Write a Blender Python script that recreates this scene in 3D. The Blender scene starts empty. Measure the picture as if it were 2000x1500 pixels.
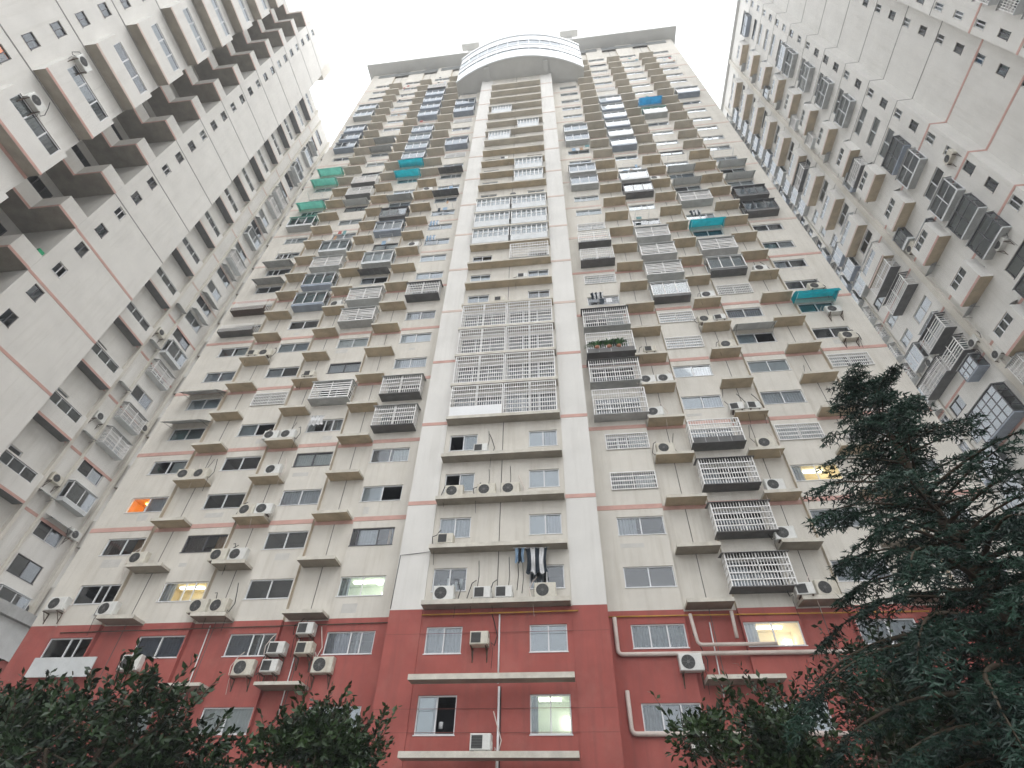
import bpy, math, random
from mathutils import Vector, Matrix
random.seed(7)
R = random.Random(11)
SC = bpy.context.scene
COL = SC.collection

# ------------------------------------------------------------------ camera, sky, sun, exposure
cam_d = bpy.data.cameras.new("camera"); cam = bpy.data.objects.new("camera", cam_d); COL.objects.link(cam)
cam_d.sensor_width = 36.0; cam_d.lens = 18.703; cam_d.clip_start = 0.1; cam_d.clip_end = 2000
CP, CY, CR = math.radians(43.9886), math.radians(-7.593), math.radians(1.4322)
fw = Vector((math.sin(CY)*math.cos(CP), math.cos(CY)*math.cos(CP), math.sin(CP)))
rt = Vector((math.cos(CY), -math.sin(CY), 0)); up = rt.cross(fw)
rt2 = rt*math.cos(CR)+up*math.sin(CR); up2 = -rt*math.sin(CR)+up*math.cos(CR)
M = Matrix((rt2, up2, -fw)).transposed().to_4x4(); M.translation = Vector((3.896, -27.0675, 1.6))
cam.matrix_world = M
SC.camera = cam
world = bpy.data.worlds.new("World"); SC.world = world; world.use_nodes = True
wn = world.node_tree; wn.nodes.clear()
sky = wn.nodes.new("ShaderNodeTexSky"); sky.sky_type = 'NISHITA'; sky.sun_disc = False
sky.sun_elevation = math.radians(51); sky.sun_rotation = math.radians(127)
sky.air_density = 1.0; sky.dust_density = 1.0; sky.ozone_density = 1.0
hs = wn.nodes.new("ShaderNodeHueSaturation"); hs.inputs["Saturation"].default_value = 0.12
cloud = wn.nodes.new("ShaderNodeMix"); cloud.data_type = 'RGBA'; cloud.inputs[0].default_value = 0.85   # thick even cloud over the clear sky
cloud.inputs[7].default_value = (9.7, 9.9, 10.2, 1)
bg = wn.nodes.new("ShaderNodeBackground"); bg.inputs["Strength"].default_value = 0.12
wo = wn.nodes.new("ShaderNodeOutputWorld")
wn.links.new(sky.outputs[0], hs.inputs["Color"]); wn.links.new(hs.outputs[0], cloud.inputs[6]); wn.links.new(cloud.outputs[2], bg.inputs[0]); wn.links.new(bg.outputs[0], wo.inputs[0])
sd = bpy.data.lights.new("sun", 'SUN'); sd.energy = 0.7; sd.angle = math.radians(50); sd.color = (1.0, 0.97, 0.93)
sun = bpy.data.objects.new("sun", sd); COL.objects.link(sun)
sun.rotation_euler = Vector((0.50, -0.38, 0.78)).to_track_quat('Z', 'Y').to_euler(); sun.location = (60, -45, 150)
SC.view_settings.view_transform = 'Standard'; SC.view_settings.look = 'None'
SC.view_settings.exposure = 1.32; SC.view_settings.gamma = 1.0; SC.view_settings.use_curve_mapping = False
SC.render.engine = 'CYCLES'
SC.cycles.max_bounces = 8; SC.cycles.transparent_max_bounces = 12

# ------------------------------------------------------------------ materials
def mat(name, col, rough=0.8, spec=0.3, metal=0.0, var=0.12, vscale=1.2, streak=0.0, streak_col=None, bump=0.0, bscale=30.0, dirt=0.0, dirt_col=(0.2,0.17,0.13), grain=0.0):
    m = bpy.data.materials.new(name); m.use_nodes = True
    nt = m.node_tree; N = nt.nodes; L = nt.links
    b = N["Principled BSDF"]; b.inputs["Roughness"].default_value = rough; b.inputs["Metallic"].default_value = metal
    b.inputs["Specular IOR Level"].default_value = spec
    geo = N.new("ShaderNodeNewGeometry")
    n1 = N.new("ShaderNodeTexNoise"); n1.inputs["Scale"].default_value = vscale; n1.inputs["Detail"].default_value = 5; n1.inputs["Roughness"].default_value = 0.6
    L.new(geo.outputs["Position"], n1.inputs["Vector"])
    mr = N.new("ShaderNodeMapRange"); mr.inputs[1].default_value = 0.3; mr.inputs[2].default_value = 0.7
    mr.inputs[3].default_value = 1-var; mr.inputs[4].default_value = 1+var*0.5
    L.new(n1.outputs[0], mr.inputs[0])
    mul = N.new("ShaderNodeMix"); mul.data_type = 'RGBA'; mul.blend_type = 'MULTIPLY'; mul.inputs[0].default_value = 1
    mul.inputs[6].default_value = (*col, 1); L.new(mr.outputs[0], mul.inputs[7])
    out = mul.outputs[2]
    if streak > 0:
        mp = N.new("ShaderNodeMapping"); mp.inputs["Scale"].default_value = (3.2, 3.2, 0.16)
        L.new(geo.outputs["Position"], mp.inputs["Vector"])
        n2 = N.new("ShaderNodeTexNoise"); n2.inputs["Scale"].default_value = 1.0; n2.inputs["Detail"].default_value = 6; n2.inputs["Roughness"].default_value = 0.65
        L.new(mp.outputs[0], n2.inputs["Vector"])
        r2 = N.new("ShaderNodeMapRange"); r2.inputs[1].default_value = 0.49; r2.inputs[2].default_value = 0.76; r2.inputs[3].default_value = 0; r2.inputs[4].default_value = streak
        L.new(n2.outputs[0], r2.inputs[0])
        mx = N.new("ShaderNodeMix"); mx.data_type = 'RGBA'; L.new(r2.outputs[0], mx.inputs[0]); L.new(out, mx.inputs[6])
        mx.inputs[7].default_value = (*(streak_col or dirt_col), 1); out = mx.outputs[2]
    if dirt > 0:
        n3 = N.new("ShaderNodeTexNoise"); n3.inputs["Scale"].default_value = 0.55; n3.inputs["Detail"].default_value = 8; n3.inputs["Roughness"].default_value = 0.7
        L.new(geo.outputs["Position"], n3.inputs["Vector"])
        r3 = N.new("ShaderNodeMapRange"); r3.inputs[1].default_value = 0.5; r3.inputs[2].default_value = 0.72; r3.inputs[3].default_value = 0; r3.inputs[4].default_value = dirt
        L.new(n3.outputs[0], r3.inputs[0])
        mx = N.new("ShaderNodeMix"); mx.data_type = 'RGBA'; L.new(r3.outputs[0], mx.inputs[0]); L.new(out, mx.inputs[6])
        mx.inputs[7].default_value = (*dirt_col, 1); out = mx.outputs[2]
    L.new(out, b.inputs["Base Color"])
    if bump > 0:
        n4 = N.new("ShaderNodeTexNoise"); n4.inputs["Scale"].default_value = bscale; n4.inputs["Detail"].default_value = 3
        L.new(geo.outputs["Position"], n4.inputs["Vector"])
        bp = N.new("ShaderNodeBump"); bp.inputs["Strength"].default_value = bump; bp.inputs["Distance"].default_value = 0.02
        L.new(n4.outputs[0], bp.inputs["Height"]); L.new(bp.outputs[0], b.inputs["Normal"])
    return m
def emat(name, col, e):
    m = bpy.data.materials.new(name); m.use_nodes = True; b = m.node_tree.nodes["Principled BSDF"]
    b.inputs["Base Color"].default_value = (*[c*0.7 for c in col], 1); b.inputs["Emission Color"].default_value = (*col, 1); b.inputs["Emission Strength"].default_value = e
    return m
def glass(name, tint, refl=1.0, rough=0.03):
    m = bpy.data.materials.new(name); m.use_nodes = True; nt = m.node_tree; N = nt.nodes; N.clear()
    o = N.new("ShaderNodeOutputMaterial"); t = N.new("ShaderNodeBsdfTransparent"); g = N.new("ShaderNodeBsdfGlossy")
    t.inputs[0].default_value = (*tint, 1); g.inputs["Roughness"].default_value = rough; g.inputs[0].default_value = (0.93, 0.97, 1.0, 1)
    f = N.new("ShaderNodeFresnel"); f.inputs[0].default_value = 1.6 + 0.4*refl
    geo = N.new("ShaderNodeNewGeometry"); n = N.new("ShaderNodeTexNoise"); n.inputs["Scale"].default_value = 0.7
    nt.links.new(geo.outputs["Position"], n.inputs["Vector"])
    bp = N.new("ShaderNodeBump"); bp.inputs["Strength"].default_value = 0.06; nt.links.new(n.outputs[0], bp.inputs["Height"])
    nt.links.new(bp.outputs[0], g.inputs["Normal"])
    mx = N.new("ShaderNodeMixShader"); nt.links.new(f.outputs[0], mx.inputs[0]); nt.links.new(t.outputs[0], mx.inputs[1]); nt.links.new(g.outputs[0], mx.inputs[2])
    nt.links.new(mx.outputs[0], o.inputs[0]); return m
def canvas(name, col):
    m = bpy.data.materials.new(name); m.use_nodes = True; nt = m.node_tree; N = nt.nodes; N.clear(); o = N.new("ShaderNodeOutputMaterial")
    geo = N.new("ShaderNodeNewGeometry"); n = N.new("ShaderNodeTexNoise"); n.inputs["Scale"].default_value = 1.5; n.inputs["Detail"].default_value = 6; nt.links.new(geo.outputs["Position"], n.inputs["Vector"])
    r = N.new("ShaderNodeMapRange"); r.inputs[1].default_value = .3; r.inputs[2].default_value = .75; r.inputs[3].default_value = 1.05; r.inputs[4].default_value = .65; nt.links.new(n.outputs[0], r.inputs[0])
    c = N.new("ShaderNodeMix"); c.data_type = 'RGBA'; c.blend_type = 'MULTIPLY'; c.inputs[0].default_value = 1; c.inputs[6].default_value = (*col, 1); nt.links.new(r.outputs[0], c.inputs[7])
    d = N.new("ShaderNodeBsdfDiffuse"); t = N.new("ShaderNodeBsdfTranslucent"); mx = N.new("ShaderNodeMixShader"); mx.inputs[0].default_value = .5
    nt.links.new(c.outputs[2], d.inputs[0]); nt.links.new(c.outputs[2], t.inputs[0]); nt.links.new(d.outputs[0], mx.inputs[1]); nt.links.new(t.outputs[0], mx.inputs[2]); nt.links.new(mx.outputs[0], o.inputs[0]); return m
def leafmat(name, c1, c2, rough=0.45):
    m = bpy.data.materials.new(name); m.use_nodes = True; nt = m.node_tree; N = nt.nodes; b = N["Principled BSDF"]
    geo = N.new("ShaderNodeNewGeometry"); n = N.new("ShaderNodeTexNoise"); n.inputs["Scale"].default_value = 2.2; n.inputs["Detail"].default_value = 4
    nt.links.new(geo.outputs["Position"], n.inputs["Vector"])
    r = N.new("ShaderNodeMapRange"); r.inputs[1].default_value = 0.35; r.inputs[2].default_value = 0.65; nt.links.new(n.outputs[0], r.inputs[0])
    mx = N.new("ShaderNodeMix"); mx.data_type = 'RGBA'; nt.links.new(r.outputs[0], mx.inputs[0]); mx.inputs[6].default_value = (*c1, 1); mx.inputs[7].default_value = (*c2, 1)
    nt.links.new(mx.outputs[2], b.inputs["Base Color"]); b.inputs["Roughness"].default_value = rough; b.inputs["Specular IOR Level"].default_value = 0.35
    return m

CREAM = mat("cream_plaster", (0.625, 0.595, 0.535), 0.9, 0.15, var=0.10, vscale=0.6, streak=0.42, streak_col=(0.40, 0.36, 0.29), bump=0.15, bscale=45, dirt=0.22, dirt_col=(0.46, 0.41, 0.33))
STAIN = mat("rust_stained_plaster", (0.55, 0.49, 0.40), 0.9, 0.15, var=0.15, vscale=0.8, streak=0.75, streak_col=(0.36, 0.22, 0.09), dirt=0.3, dirt_col=(0.40, 0.28, 0.14))
PALE = mat("pale_plaster", (0.68, 0.665, 0.63), 0.9, 0.15, var=0.08, vscale=0.5, streak=0.32, streak_col=(0.46, 0.44, 0.39), bump=0.12, bscale=45)
RED = mat("red_paint", (0.36, 0.100, 0.084), 0.8, 0.2, var=0.16, vscale=0.8, streak=0.6, streak_col=(0.21, 0.08, 0.07), bump=0.15, bscale=40, dirt=0.4, dirt_col=(0.42, 0.175, 0.145))
REDJ = mat("red_joint", (0.20, 0.08, 0.07), 0.9, 0.1)
PINK = mat("pink_band", (0.56, 0.345, 0.295), 0.85, 0.15, var=0.16, vscale=1.4, dirt=0.25, dirt_col=(0.5, 0.4, 0.35))
PINKP = mat("pale_band", (0.60, 0.48, 0.42), 0.85, 0.15, var=0.12, vscale=1.2)  # paler pink for the bands on upper floors
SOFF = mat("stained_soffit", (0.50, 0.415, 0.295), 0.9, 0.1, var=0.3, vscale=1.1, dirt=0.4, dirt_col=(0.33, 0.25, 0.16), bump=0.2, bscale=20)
SOFU = mat("hazed_soffit", (0.52, 0.475, 0.40), 0.9, 0.1, var=0.2, vscale=1.1, dirt=0.35, dirt_col=(0.33, 0.27, 0.19))  # upper-floor soffits, fading by light and haze put into a paler colour
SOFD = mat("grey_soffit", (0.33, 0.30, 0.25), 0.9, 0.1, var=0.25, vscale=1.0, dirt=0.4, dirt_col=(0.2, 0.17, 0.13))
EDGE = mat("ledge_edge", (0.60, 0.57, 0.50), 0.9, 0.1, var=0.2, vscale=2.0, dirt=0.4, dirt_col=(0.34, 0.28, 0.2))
EAVE = mat("eave_paint", (0.58, 0.58, 0.56), 0.85, 0.15, var=0.1, vscale=0.3, dirt=0.1)
WHITE = mat("white_paint", (0.75, 0.76, 0.76), 0.5, 0.4, var=0.06)
DRUMW = mat("white_panel", (0.77, 0.79, 0.80), 0.45, 0.4, var=0.05, streak=0.06, streak_col=(0.5, 0.5, 0.5))
ALU = mat("white_aluminium", (0.70, 0.71, 0.72), 0.45, 0.45, var=0.08, vscale=3)
BRONZE = mat("dark_frame", (0.09, 0.09, 0.10), 0.4, 0.5, var=0.1)
BARW = mat("white_bars", (0.80, 0.79, 0.77), 0.5, 0.4, var=0.14, vscale=3, dirt=0.25, dirt_col=(0.45, 0.38, 0.3))
SHEET = mat("grey_sheet", (0.42, 0.43, 0.425), 0.55, 0.3, var=0.2, vscale=1.5, streak=0.3, streak_col=(0.2, 0.19, 0.17))
SHEETD = mat("dark_sheet", (0.12, 0.12, 0.118), 0.6, 0.3, var=0.3, vscale=2, dirt=0.3)
SHEETP = mat("pale_sheet", (0.58, 0.60, 0.60), 0.5, 0.3, var=0.12, vscale=1.5, streak=0.15, streak_col=(0.35, 0.35, 0.34))
LILAC = mat("blue_grey_sheet", (0.27, 0.31, 0.37), 0.5, 0.35, var=0.2, vscale=1.5)
TEAL = canvas("teal_canvas", (0.015, 0.42, 0.50))
BLUE = canvas("blue_canvas", (0.03, 0.30, 0.58))
GREEN = canvas("green_canvas", (0.16, 0.52, 0.42))
ROOM = mat("dark_room", (0.035, 0.037, 0.042), 0.9, 0.1, var=0.3)
ROOMB = mat("brown_room", (0.09, 0.06, 0.05), 0.9, 0.1, var=0.3)
ROOMG = mat("grey_room", (0.16, 0.17, 0.17), 0.9, 0.1, var=0.3)
LIT = mat("lit_room_walls", (0.80, 0.70, 0.50), 0.9, 0.1)
LITG = mat("cool_room_walls", (0.62, 0.68, 0.58), 0.9, 0.1)
LAMPR = emat("tube_lamp", (1.0, 0.95, 0.82), 3.6)
LAMPO = emat("orange_lamp", (1.0, 0.55, 0.13), 4.5)
ORANGE = mat("orange_room_walls", (0.85, 0.56, 0.22), 0.9, 0.1)
LAMP = emat("lamp_glow", (1.0, 0.97, 0.9), 3.0)
CURP = mat("lavender_curtain", (0.50, 0.51, 0.55), 0.9, 0.1, var=0.12, vscale=2)
CURW = mat("white_curtain", (0.62, 0.63, 0.63), 0.9, 0.1, var=0.12, vscale=2)
CURB = mat("blue_curtain", (0.12, 0.15, 0.22), 0.9, 0.1, var=0.3, vscale=3)
CURG = mat("grey_curtain", (0.20, 0.24, 0.26), 0.9, 0.1, var=0.3, vscale=3)
CURT = mat("teal_curtain", (0.16, 0.30, 0.31), 0.9, 0.1, var=0.2, vscale=3)
CURBR = mat("tan_curtain", (0.42, 0.27, 0.17), 0.9, 0.1, var=0.2, vscale=3)
CURBN = mat("brown_blind", (0.13, 0.10, 0.09), 0.9, 0.1, var=0.15, vscale=3)
GL = glass("window_glass", (0.82, 0.87, 0.87))
GLB = glass("blue_glass", (0.70, 0.79, 0.83), 1.8)
ACW = mat("ac_casing", (0.66, 0.66, 0.63), 0.5, 0.35, var=0.1, vscale=4, streak=0.3, streak_col=(0.42, 0.38, 0.3))
ACOLD = mat("yellowed_ac_casing", (0.60, 0.57, 0.49), 0.6, 0.25, var=0.15, vscale=4, streak=0.5, streak_col=(0.36, 0.28, 0.19))
ACG = mat("ac_grille", (0.15, 0.15, 0.145), 0.6, 0.3, var=0.2, vscale=6)
ACD = mat("ac_fan", (0.03, 0.03, 0.03), 0.6, 0.3)
IRON = mat("rusty_iron", (0.10, 0.07, 0.05), 0.8, 0.2, var=0.4, vscale=8)
PIPE = mat("pvc_pipe", (0.60, 0.52, 0.47), 0.5, 0.3, var=0.15, vscale=2, dirt=0.25)
GAS = mat("yellow_gas_pipe", (0.50, 0.27, 0.05), 0.5, 0.3, var=0.25, vscale=3)
CABLE = mat("black_cable", (0.02, 0.02, 0.02), 0.6, 0.3)
LINE = mat("grey_joint_line", (0.26, 0.25, 0.24), 0.9, 0.1, var=0.2)
JOINT = mat("joint_groove", (0.13, 0.12, 0.11), 0.9, 0.1)
CLOTHD = mat("dark_cloth", (0.03, 0.04, 0.05), 0.9, 0.1); CLOTHW = mat("white_cloth", (0.66, 0.66, 0.66), 0.9, 0.1); CLOTHB = mat("blue_cloth", (0.30, 0.42, 0.55), 0.9, 0.1)
PAVE = mat("paving", (0.26, 0.25, 0.235), 0.9, 0.2, var=0.2, vscale=0.7, dirt=0.3)
BARK = mat("bark", (0.07, 0.055, 0.04), 0.95, 0.1, var=0.3, vscale=6, bump=0.6, bscale=18)
LEAF1 = leafmat("dark_leaf", (0.004, 0.012, 0.005), (0.022, 0.048, 0.014), 0.35)
LEAF2 = leafmat("mid_leaf", (0.006, 0.018, 0.006), (0.032, 0.062, 0.017), 0.35)
NEEDLE = leafmat("cedar_needle", (0.004, 0.016, 0.012), (0.024, 0.066, 0.042), 0.5)
POTG = leafmat("plant_leaf", (0.02, 0.09, 0.02), (0.06, 0.18, 0.04))
TERRA = mat("terracotta", (0.32, 0.15, 0.09), 0.8, 0.2)
EMER = mat("green_net", (0.02, 0.36, 0.16), 0.7, 0.2)

# ------------------------------------------------------------------ mesh helpers
class MB:
    def __init__(s): s.v = []; s.f = []; s.m = []
    def quad(s, a, b, c, d, m=0):
        i = len(s.v); s.v += [a, b, c, d]; s.f.append((i, i+1, i+2, i+3)); s.m.append(m)
    def tri(s, a, b, c, m=0):
        i = len(s.v); s.v += [a, b, c]; s.f.append((i, i+1, i+2)); s.m.append(m)
    def box(s, x0, x1, y0, y1, z0, z1, m=0, bottom=None, front=None):
        i = len(s.v)
        s.v += [(x0,y0,z0),(x1,y0,z0),(x1,y1,z0),(x0,y1,z0),(x0,y0,z1),(x1,y0,z1),(x1,y1,z1),(x0,y1,z1)]
        s.f += [(i,i+3,i+2,i+1),(i+4,i+5,i+6,i+7),(i,i+1,i+5,i+4),(i+1,i+2,i+6,i+5),(i+2,i+3,i+7,i+6),(i+3,i,i+4,i+7)]
        s.m += [m if bottom is None else bottom, m, m if front is None else front, m, m, m]
    def tube(s, pts, r, n=6, m=0, r2=None, cap=True):
        pts = [Vector(p) for p in pts]; rings = []
        for k, p in enumerate(pts):
            d = (pts[min(k+1, len(pts)-1)]-pts[max(k-1, 0)])
            if d.length < 1e-6: d = Vector((0, 0, 1))
            d.normalize(); a = d.orthogonal().normalized() if k == 0 else (rings_a - d*rings_a.dot(d)).normalized()
            rings_a = a; b = d.cross(a)
            rr = r if r2 is None else r+(r2-r)*k/(len(pts)-1)
            i = len(s.v); rings.append(i)
            for j in range(n):
                t = 2*math.pi*j/n; s.v.append(tuple(p+a*(rr*math.cos(t))+b*(rr*math.sin(t))))
        for k in range(len(pts)-1):
            for j in range(n):
                s.f.append((rings[k]+j, rings[k]+(j+1)%n, rings[k+1]+(j+1)%n, rings[k+1]+j)); s.m.append(m)
        if cap:
            s.f.append(tuple(rings[0]+j for j in reversed(range(n)))); s.m.append(m)
            s.f.append(tuple(rings[-1]+j for j in range(n))); s.m.append(m)
    def disc(s, cx, cy, cz, r, n=20, m=0, r0=0.0):      # facing -y
        if r0 == 0:
            i = len(s.v); s.v += [(cx+r*math.cos(2*math.pi*j/n), cy, cz+r*math.sin(2*math.pi*j/n)) for j in range(n)]
            s.f.append(tuple(i+j for j in range(n))); s.m.append(m)
        else:
            i = len(s.v)
            for j in range(n):
                c, t = math.cos(2*math.pi*j/n), math.sin(2*math.pi*j/n)
                s.v += [(cx+r*c, cy, cz+r*t), (cx+r0*c, cy, cz+r0*t)]
            for j in range(n):
                k = (j+1) % n; s.f.append((i+2*j, i+2*k, i+2*k+1, i+2*j+1)); s.m.append(m)
    def mesh(s, name, mats, smooth=False):
        me = bpy.data.meshes.new(name); me.from_pydata(s.v, [], s.f)
        for m in mats: me.materials.append(m)
        me.polygons.foreach_set("material_index", s.m)
        if smooth: me.polygons.foreach_set("use_smooth", [True]*len(s.f))
        me.update(); return me
    def build(s, name, mats, parent=None, loc=(0,0,0), rz=0, smooth=False, kind=None, label=None):
        return put(s.mesh(name, mats if isinstance(mats, (list, tuple)) else [mats], smooth), name, parent, loc, rz, kind, label)
def put(me, name, parent=None, loc=(0,0,0), rz=0, kind=None, label=None):
    o = bpy.data.objects.new(name, me); COL.objects.link(o); o.location = loc; o.rotation_euler = (0, 0, rz)
    if parent: o.parent = parent
    if kind: o["kind"] = kind
    if label: o["label"] = label
    return o
def thing(name, label, cat, loc=(0,0,0), rz=0, group=None):
    o = bpy.data.objects.new(name, None); COL.objects.link(o); o.location = loc; o.rotation_euler = (0, 0, rz)
    o["label"] = label; o["category"] = cat
    if group: o["group"] = group
    o.empty_display_size = 0.3
    return o
_cache = {}
def cached(key, fn):
    if key not in _cache: _cache[key] = fn()
    return _cache[key]

def grid_wall(mb, u0, u1, z0, z1, y, openings, matf):
    us = sorted({u0, u1, *[o[0] for o in openings], *[o[1] for o in openings]}); us = [u for u in us if u0-1e-6 <= u <= u1+1e-6]
    cols = list(zip(us[:-1], us[1:]))
    for a, b in cols:
        c = (a+b)/2; ops = sorted((o[2], o[3]) for o in openings if o[0] < c < o[1])
        z = z0; segs = []
        for p, q in ops:
            if p > z: segs.append((z, p))
            z = max(z, q)
        if z < z1: segs.append((z, z1))
        for p, q in segs:
            cuts = [p]+[t for t in matf[1] if p < t < q]+[q]
            for s0, s1 in zip(cuts[:-1], cuts[1:]):
                mb.quad((a, y, s0), (b, y, s0), (b, y, s1), (a, y, s1), matf[0]((s0+s1)/2))

# ------------------------------------------------------------------ windows
def window_mesh(w, h, bars, frame, room, rev):
    mb = MB(); D = 0.13; x = w/2
    for a, b, c, d in (((-x,0,0),(x,0,0),(x,D,0),(-x,D,0)), ((-x,D,h),(x,D,h),(x,0,h),(-x,0,h)), ((-x,0,h),(-x,0,0),(-x,D,0),(-x,D,h)), ((x,0,0),(x,0,h),(x,D,h),(x,D,0))):
        mb.quad(a, b, c, d, 2)
    t = 0.055; f0, f1 = 0.07, 0.15
    mb.box(-x, x, f0, f1, 0, t); mb.box(-x, x, f0, f1, h-t, h); mb.box(-x, -x+t, f0, f1, t, h-t); mb.box(x-t, x, f0, f1, t, h-t)
    for b in bars: mb.box(-x+w*b-0.03, -x+w*b+0.03, f0-0.005, f1, t, h-t)
    mb.box(-x-0.03, x+0.03, -0.035, f0, -0.04, -0.002)
    r0, r1 = 0.15, 1.5
    mb.quad((-x,r1,0),(x,r1,0),(x,r1,h),(-x,r1,h),1); mb.quad((-x,r0,0),(x,r0,0),(x,r1,0),(-x,r1,0),1); mb.quad((-x,r1,h),(x,r1,h),(x,r0,h),(-x,r0,h),1)
    mb.quad((-x,r0,0),(-x,r1,0),(-x,r1,h),(-x,r0,h),1); mb.quad((x,r1,0),(x,r0,0),(x,r0,h),(x,r1,h),1)
    return mb.mesh("window", [frame, room, rev])
def pane_mesh(w, h, g):
    mb = MB(); mb.quad((-w/2,0,0),(w/2,0,0),(w/2,0,h),(-w/2,0,h)); return mb.mesh("pane", [g])
def curtain_mesh(x0, x1, h, m, amp, per=0.16):
    mb = MB(); n = max(2, int((x1-x0)/per*2)); pts = [(x0+(x1-x0)*i/n, amp*(1 if i % 2 else -1)) for i in range(n+1)]
    for (a, ya), (b, yb) in zip(pts[:-1], pts[1:]): mb.quad((a, ya, 0), (b, yb, 0), (b, yb, h), (a, ya, h))
    return mb.mesh("curtain", [m])
VAR = {  # room material, list of (fraction0, fraction1, curtain material, pleat depth), glass, open pane
 'dark': (ROOM, [], GL, None), 'darkb': (ROOMB, [], GL, None), 'grey': (ROOMG, [], GL, None),
 'open': (ROOM, [(0, .5, CURP, .0)], GL, 1), 'openr': (ROOM, [(.5, 1, CURP, .0)], GL, 0),
 'pale': (ROOMG, [(0, 1, CURP, .015)], GL, None), 'white': (ROOMG, [(0, 1, CURW, .012)], GL, None),
 'half': (ROOM, [(0, .42, CURP, .03)], GL, None), 'halfr': (ROOM, [(.55, 1, CURW, .03)], GL, None),
 'mid': (ROOM, [(.14, .62, CURP, .01), (.84, .92, CURBR, .02)], GL, None), 'ends': (ROOM, [(0, .2, CURG, .03), (.8, 1, CURG, .03)], GL, None),
 'tan': (ROOM, [(.02, .45, CURBN, .02), (.72, 1, CURBR, .03)], GL, None), 'blue': (ROOM, [(0, 1, CURB, .04)], GL, None),
 'bluehalf': (ROOM, [(0, .45, CURB, .045), (.6, .66, CURP, .02)], GL, None), 'greyc': (ROOM, [(0, 1, CURG, .035)], GL, None),
 'greym': (ROOM, [(0, .33, CURG, .04), (.35, .65, CURP, .0), (.68, 1, CURG, .035)], GL, None),
 'teal': (ROOM, [(0, .5, CURT, .03), (.5, 1, CURG, .0)], GL, None), 'brown': (ROOMB, [(0, 1, CURBN, .0)], GL, None),
 'lit': (LIT, [(0, .25, CURP, .02)], GL, None), 'litg': (LITG, [(0, .2, CURG, .03)], GL, None), 'orange': (ORANGE, [(.48, 1, CURP, .02)], GL, None),
 'frost': (ROOMG, [(0, 1, CURW, .0)], GLB, None), 'bluef': (ROOMG, [(0, .55, CURW, .0), (.55, 1, CURP, .01)], GLB, None),
}
NAMEV = {'lit': "brightly lit window with pale curtain", 'litg': "lit window with a cool white ceiling light", 'orange': "window glowing orange from the room behind"}
def window(parent, x, y, z, w, h, var='dark', bars=(.5,), frame=None, rev=None, rz=0, panes=True, near=True):
    frame = frame or ALU; rev = rev or CREAM
    room, curt, g, op = VAR[var]
    me = cached(('win', round(w,2), round(h,2), bars, frame.name, room.name, rev.name), lambda: window_mesh(w, h, bars, frame, room, rev))
    o = put(me, "window", parent, (x, y, z), rz, label=NAMEV.get(var))
    edges = [0]+list(bars)+[1]
    for i, (a, b) in enumerate(zip(edges[:-1], edges[1:])):
        pw = (b-a)*w-0.05; cx = -w/2+w*(a+b)/2; yy = 0.10 + 0.02*(i % 2)
        if op is not None and i == op: cx = -w/2+w*(edges[1-op]+edges[2-op])/2+(0.12 if op == 0 else -0.12); yy += 0.03
        put(cached(('pane', round(pw,2), round(h,2), g.name), lambda: pane_mesh(pw, h-0.08, g)), "pane", o, (cx, yy, 0.04))
    for a, b, m, amp in curt:
        put(cached(('cur', round(w,2), round(h,2), a, b, m.name, amp), lambda: curtain_mesh(-w/2+w*a+0.02, -w/2+w*b-0.02, h-0.02, m, amp)), "curtain", o, (0, 0.22 if amp < 0.03 else 0.26, 0.01))
    if room in (LIT, LITG, ORANGE):
        def lm():
            m_ = MB(); m_.box(-w*.3, w*.25, .62, .80, h-.10, h-.03); m_.box(w*.3, w*.42, 1.2, 1.34, h*.35, h*.6); return m_.mesh("ceiling_lamp", [LAMPO if room is ORANGE else LAMPR])
        put(cached(('lamp', w, h, room.name), lm), "ceiling_lamp", o)
    return o

# ------------------------------------------------------------------ attached things
ORD = ["zeroth","first","second","third","fourth","fifth","sixth","seventh","eighth","ninth","tenth","eleventh","twelfth","thirteenth","fourteenth","fifteenth","sixteenth","seventeenth","eighteenth","nineteenth","twentieth"]
def ordn(n): return ORD[n] if n <= 20 else ("thirtieth" if n == 30 else ("twenty-" if n < 30 else "thirty-")+ORD[n % 10])
GZ = 9.5426; FH = 2.9
def S(n): return GZ+FH*n-0.6
def floor_words(n): return "upper red floor" if n == 0 else ("lower red floor" if n < 0 else ordn(n)+" cream floor")
def col_words(c):
    k = int(c[1]); side = "left" if c[0] in 'Ll' else "right"
    what = "window" if c[0] in 'LR' else "ledge"
    return f"{ordn(k)} {what} {side} of centre bay"

def bars_mesh(w, h, d, sp, rails, slat):
    mb = MB(); t = 0.016
    if slat:
        n = slat
        for i in range(n):
            z = h*(0.06+0.9*i/n); mb.box(-w/2, w/2, -d-0.012, -d+0.012, z, z+0.085)
            for sx in (-w/2, w/2): mb.box(sx-0.012, sx+0.012, -d, 0, z, z+0.05)
    else:
        n = int(w/sp)
        for i in range(1, n):
            x = -w/2+w*i/n; mb.box(x-t, x+t, -d-t, -d+t, 0, h)
        n = max(2, int(d/sp)) if d > 0.2 else 0
        for i in range(1, n):
            y = -d*i/n
            for sx in (-w/2, w/2): mb.box(sx-t, sx+t, y-t, y+t, 0, h)
    return mb.mesh("bars", [BARW])
def frame_mesh(w, h, d, rails, m=None):
    mb = MB(); t = 0.028
    for k in range(rails+1):
        z = h*k/rails
        mb.box(-w/2-t, w/2+t, -d-t, -d+t, z-t, z+t)
        if d > 0.2:
            for sx in (-w/2, w/2): mb.box(sx-t, sx+t, -d+t, 0, z-t, z+t)
    for sx in (-w/2, w/2):
        mb.box(sx-t*1.1, sx+t*1.1, -d-t*1.1, -d+t*1.1, 0, h)
    if w > 2: mb.box(-t, t, -d-t, -d+t, 0, h)
    return mb.mesh("frame", [m or BARW])
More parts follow.
